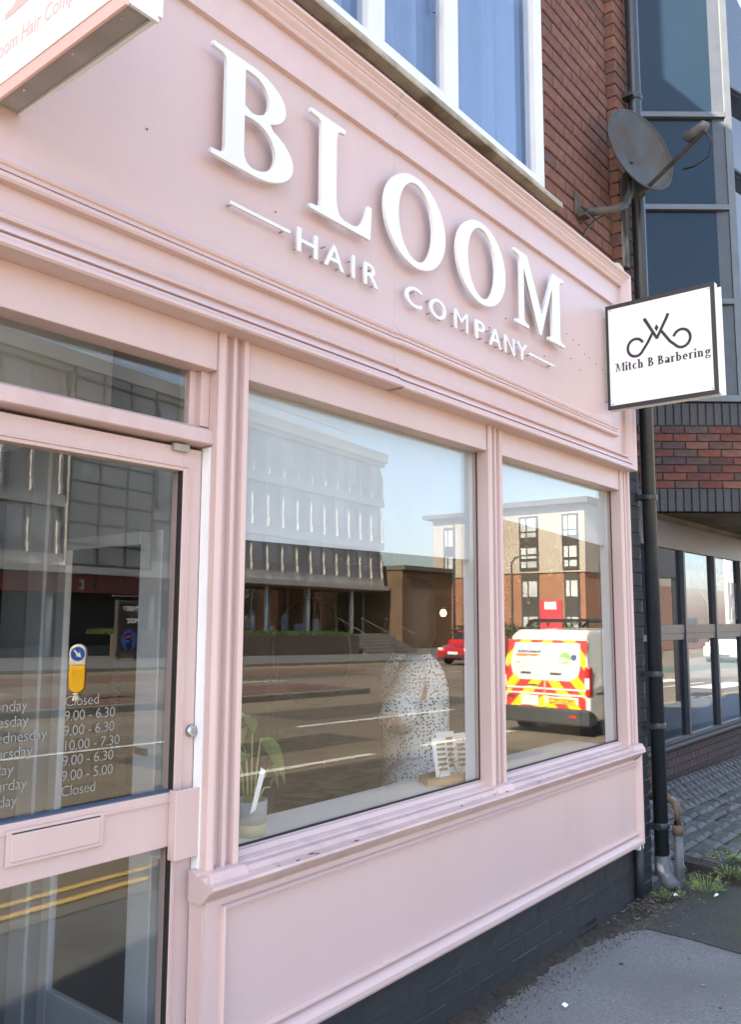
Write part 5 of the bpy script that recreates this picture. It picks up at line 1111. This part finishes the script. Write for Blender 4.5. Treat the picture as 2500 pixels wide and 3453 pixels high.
RS = thing('sign_board', 'red and white sign board standing above the hedge', 'sign', (41.6, -19.2, gz(41)))
MB().box(41.5, 41.6, -19.8, -18.5, .7, 2.3).build('board', 'sign_red', RS, .01); MB().box(41.48, 41.5, -19.5, -18.8, 1.8, 2.2).build('panel', 'paper', RS)
for y in (-19.6, -18.7): MB().tube([(41.65, y, gz(41)), (41.65, y, 2.2)], .05, 6).build('post', 'steel_pale', RS)
for i, (x, y, h, lab) in enumerate(((40, -24.3, 7.2, 'tall street lamp with a curved arm by the planter steps'), (39.6, -20.4, 4.6, 'shorter lamp post beside the hedge'))):
    SLp = thing('street_lamp', lab, 'lamp post', (x, y, gz(x)), group='street lamps')
    MB().tube([(x, y, gz(x)), (x, y, h-1), (x, y, h-.4), (x, y+.2, h-.1), (x, y+.7, h), (x, y+1.1, h)], [.08, .06, .05, .045, .04, .04], 8).build('post', 'alu_grey', SLp, smooth=True); MB().box(x-.1, x+.1, y+1.0, y+1.6, h-.05, h+.06).build('lantern', 'alu_grey', SLp, .02)
TS = thing('traffic_signal', 'dark traffic signal pole with boxes at the kerb', 'traffic light', (17.5, -2.75, gz(17.5)))
MB().tube([(17.5, -2.0, gz(17.5)), (17.5, -2.0, 3.4)], .07, 10).build('pole', 'black_metal', TS); MB().box(17.35, 17.65, -2.3, -1.85, 2.2, 3.2).build('signal_head', 'black_metal', TS, .02); MB().box(17.38, 17.62, -1.9, -1.6, .9, 1.4).build('push_box', 'black_metal', TS, .02)
def bare_tree(x, y, h, label):
    t = thing('bare_tree', label, 'tree', (x, y, gz(x)), group='street trees'); MB().tube([(x, y, gz(x)), (x+.05, y, h*.35), (x, y+.05, h*.5)], [.16, .12, .09], 8).build('trunk', 'tree_bark', t, smooth=True)
    m = MB(); rnd_ = random.Random(int(x*7))
    def grow(p, d, l, r, k):
        e = p+d*l; m.tube([p, e], [r, r*.6], 5, False)
        if k:
            for _ in range(3): nd = (d+Vector((rnd_.uniform(-.7, .7), rnd_.uniform(-.7, .7), rnd_.uniform(-.1, .5)))).normalized(); grow(e, nd, l*.68, r*.6, k-1)
    for _ in range(5): grow(Vector((x, y, h*rnd_.uniform(.38, .5))), Vector((rnd_.uniform(-.5, .5), rnd_.uniform(-.5, .5), .8)).normalized(), h*.2, .05, 4)
    m.build('crown', 'tree_bark', t)
bare_tree(48, -14.8, 6.5, 'bare branched tree on the far pavement near the corner'); bare_tree(66, -16.2, 6.0, 'bare branched tree farther down the road')
def block(x0, x1, y0, y1, h, wall, label, roofh=1.8):
    t = thing('building', label, 'building', ((x0+x1)/2, y0, gz(x0))); g = gz(x0)-.1
    MB().box(x0, x1, y0, y1, g, h).build('wall', wall, t); MB().box(x0-.4, x1+.4, y0-.4, y1+.4, h, h+.25).build('eaves', 'fin_white', t)
    MB().hexa([(x0-.4, y0-.4, h+.25), (x1+.4, y0-.4, h+.25), (x1+.4, y1+.4, h+.25), (x0-.4, y1+.4, h+.25), (x0+(x1-x0)*.35, y0+(y1-y0)*.4, h+.25+roofh), (x1-(x1-x0)*.35, y0+(y1-y0)*.4, h+.25+roofh), (x1-(x1-x0)*.35, y1-(y1-y0)*.4, h+.25+roofh), (x0+(x1-x0)*.35, y1-(y1-y0)*.4, h+.25+roofh)]).build('roof', 'roof_grey', t)
    n = max(2, int((x1-x0)/3))
    for i in range(n):
        for z in [zz for zz in (1.0, 3.6, 6.2) if zz+1.3 < h]:
            xx = x0+(i+.5)*(x1-x0)/n; wn = MB().box(xx-.7, xx+.7, y1, y1+.05, z, z+1.3).build('window', 'fin_white', t); MB().box(xx-.6, xx+.6, y1+.05, y1+.07, z+.1, z+1.2).build('pane', 'window_dark', wn)
    for i in range(3):
        for z in [zz for zz in (3.6, 6.2) if zz+1.3 < h]:
            yy = y0+(i+.5)*(y1-y0)/3; wn = MB().box(x0-.05, x0, yy-.7, yy+.7, z, z+1.3).build('window', 'fin_white', t); MB().box(x0-.07, x0-.05, yy-.6, yy+.6, z+.1, z+1.2).build('pane', 'window_dark', wn)
block(70, 84, -34, -22.5, 6.4, 'render_beige', 'beige building with a grey hipped roof down the far side of the road')
block(88, 112, -32, -21, 8.5, 'concrete_white', 'pale office building with white eaves at the far end of the road')
block(118, 150, -40, -14, 7, 'orange_brick', 'orange brick building closing the view down the road', 2.5)
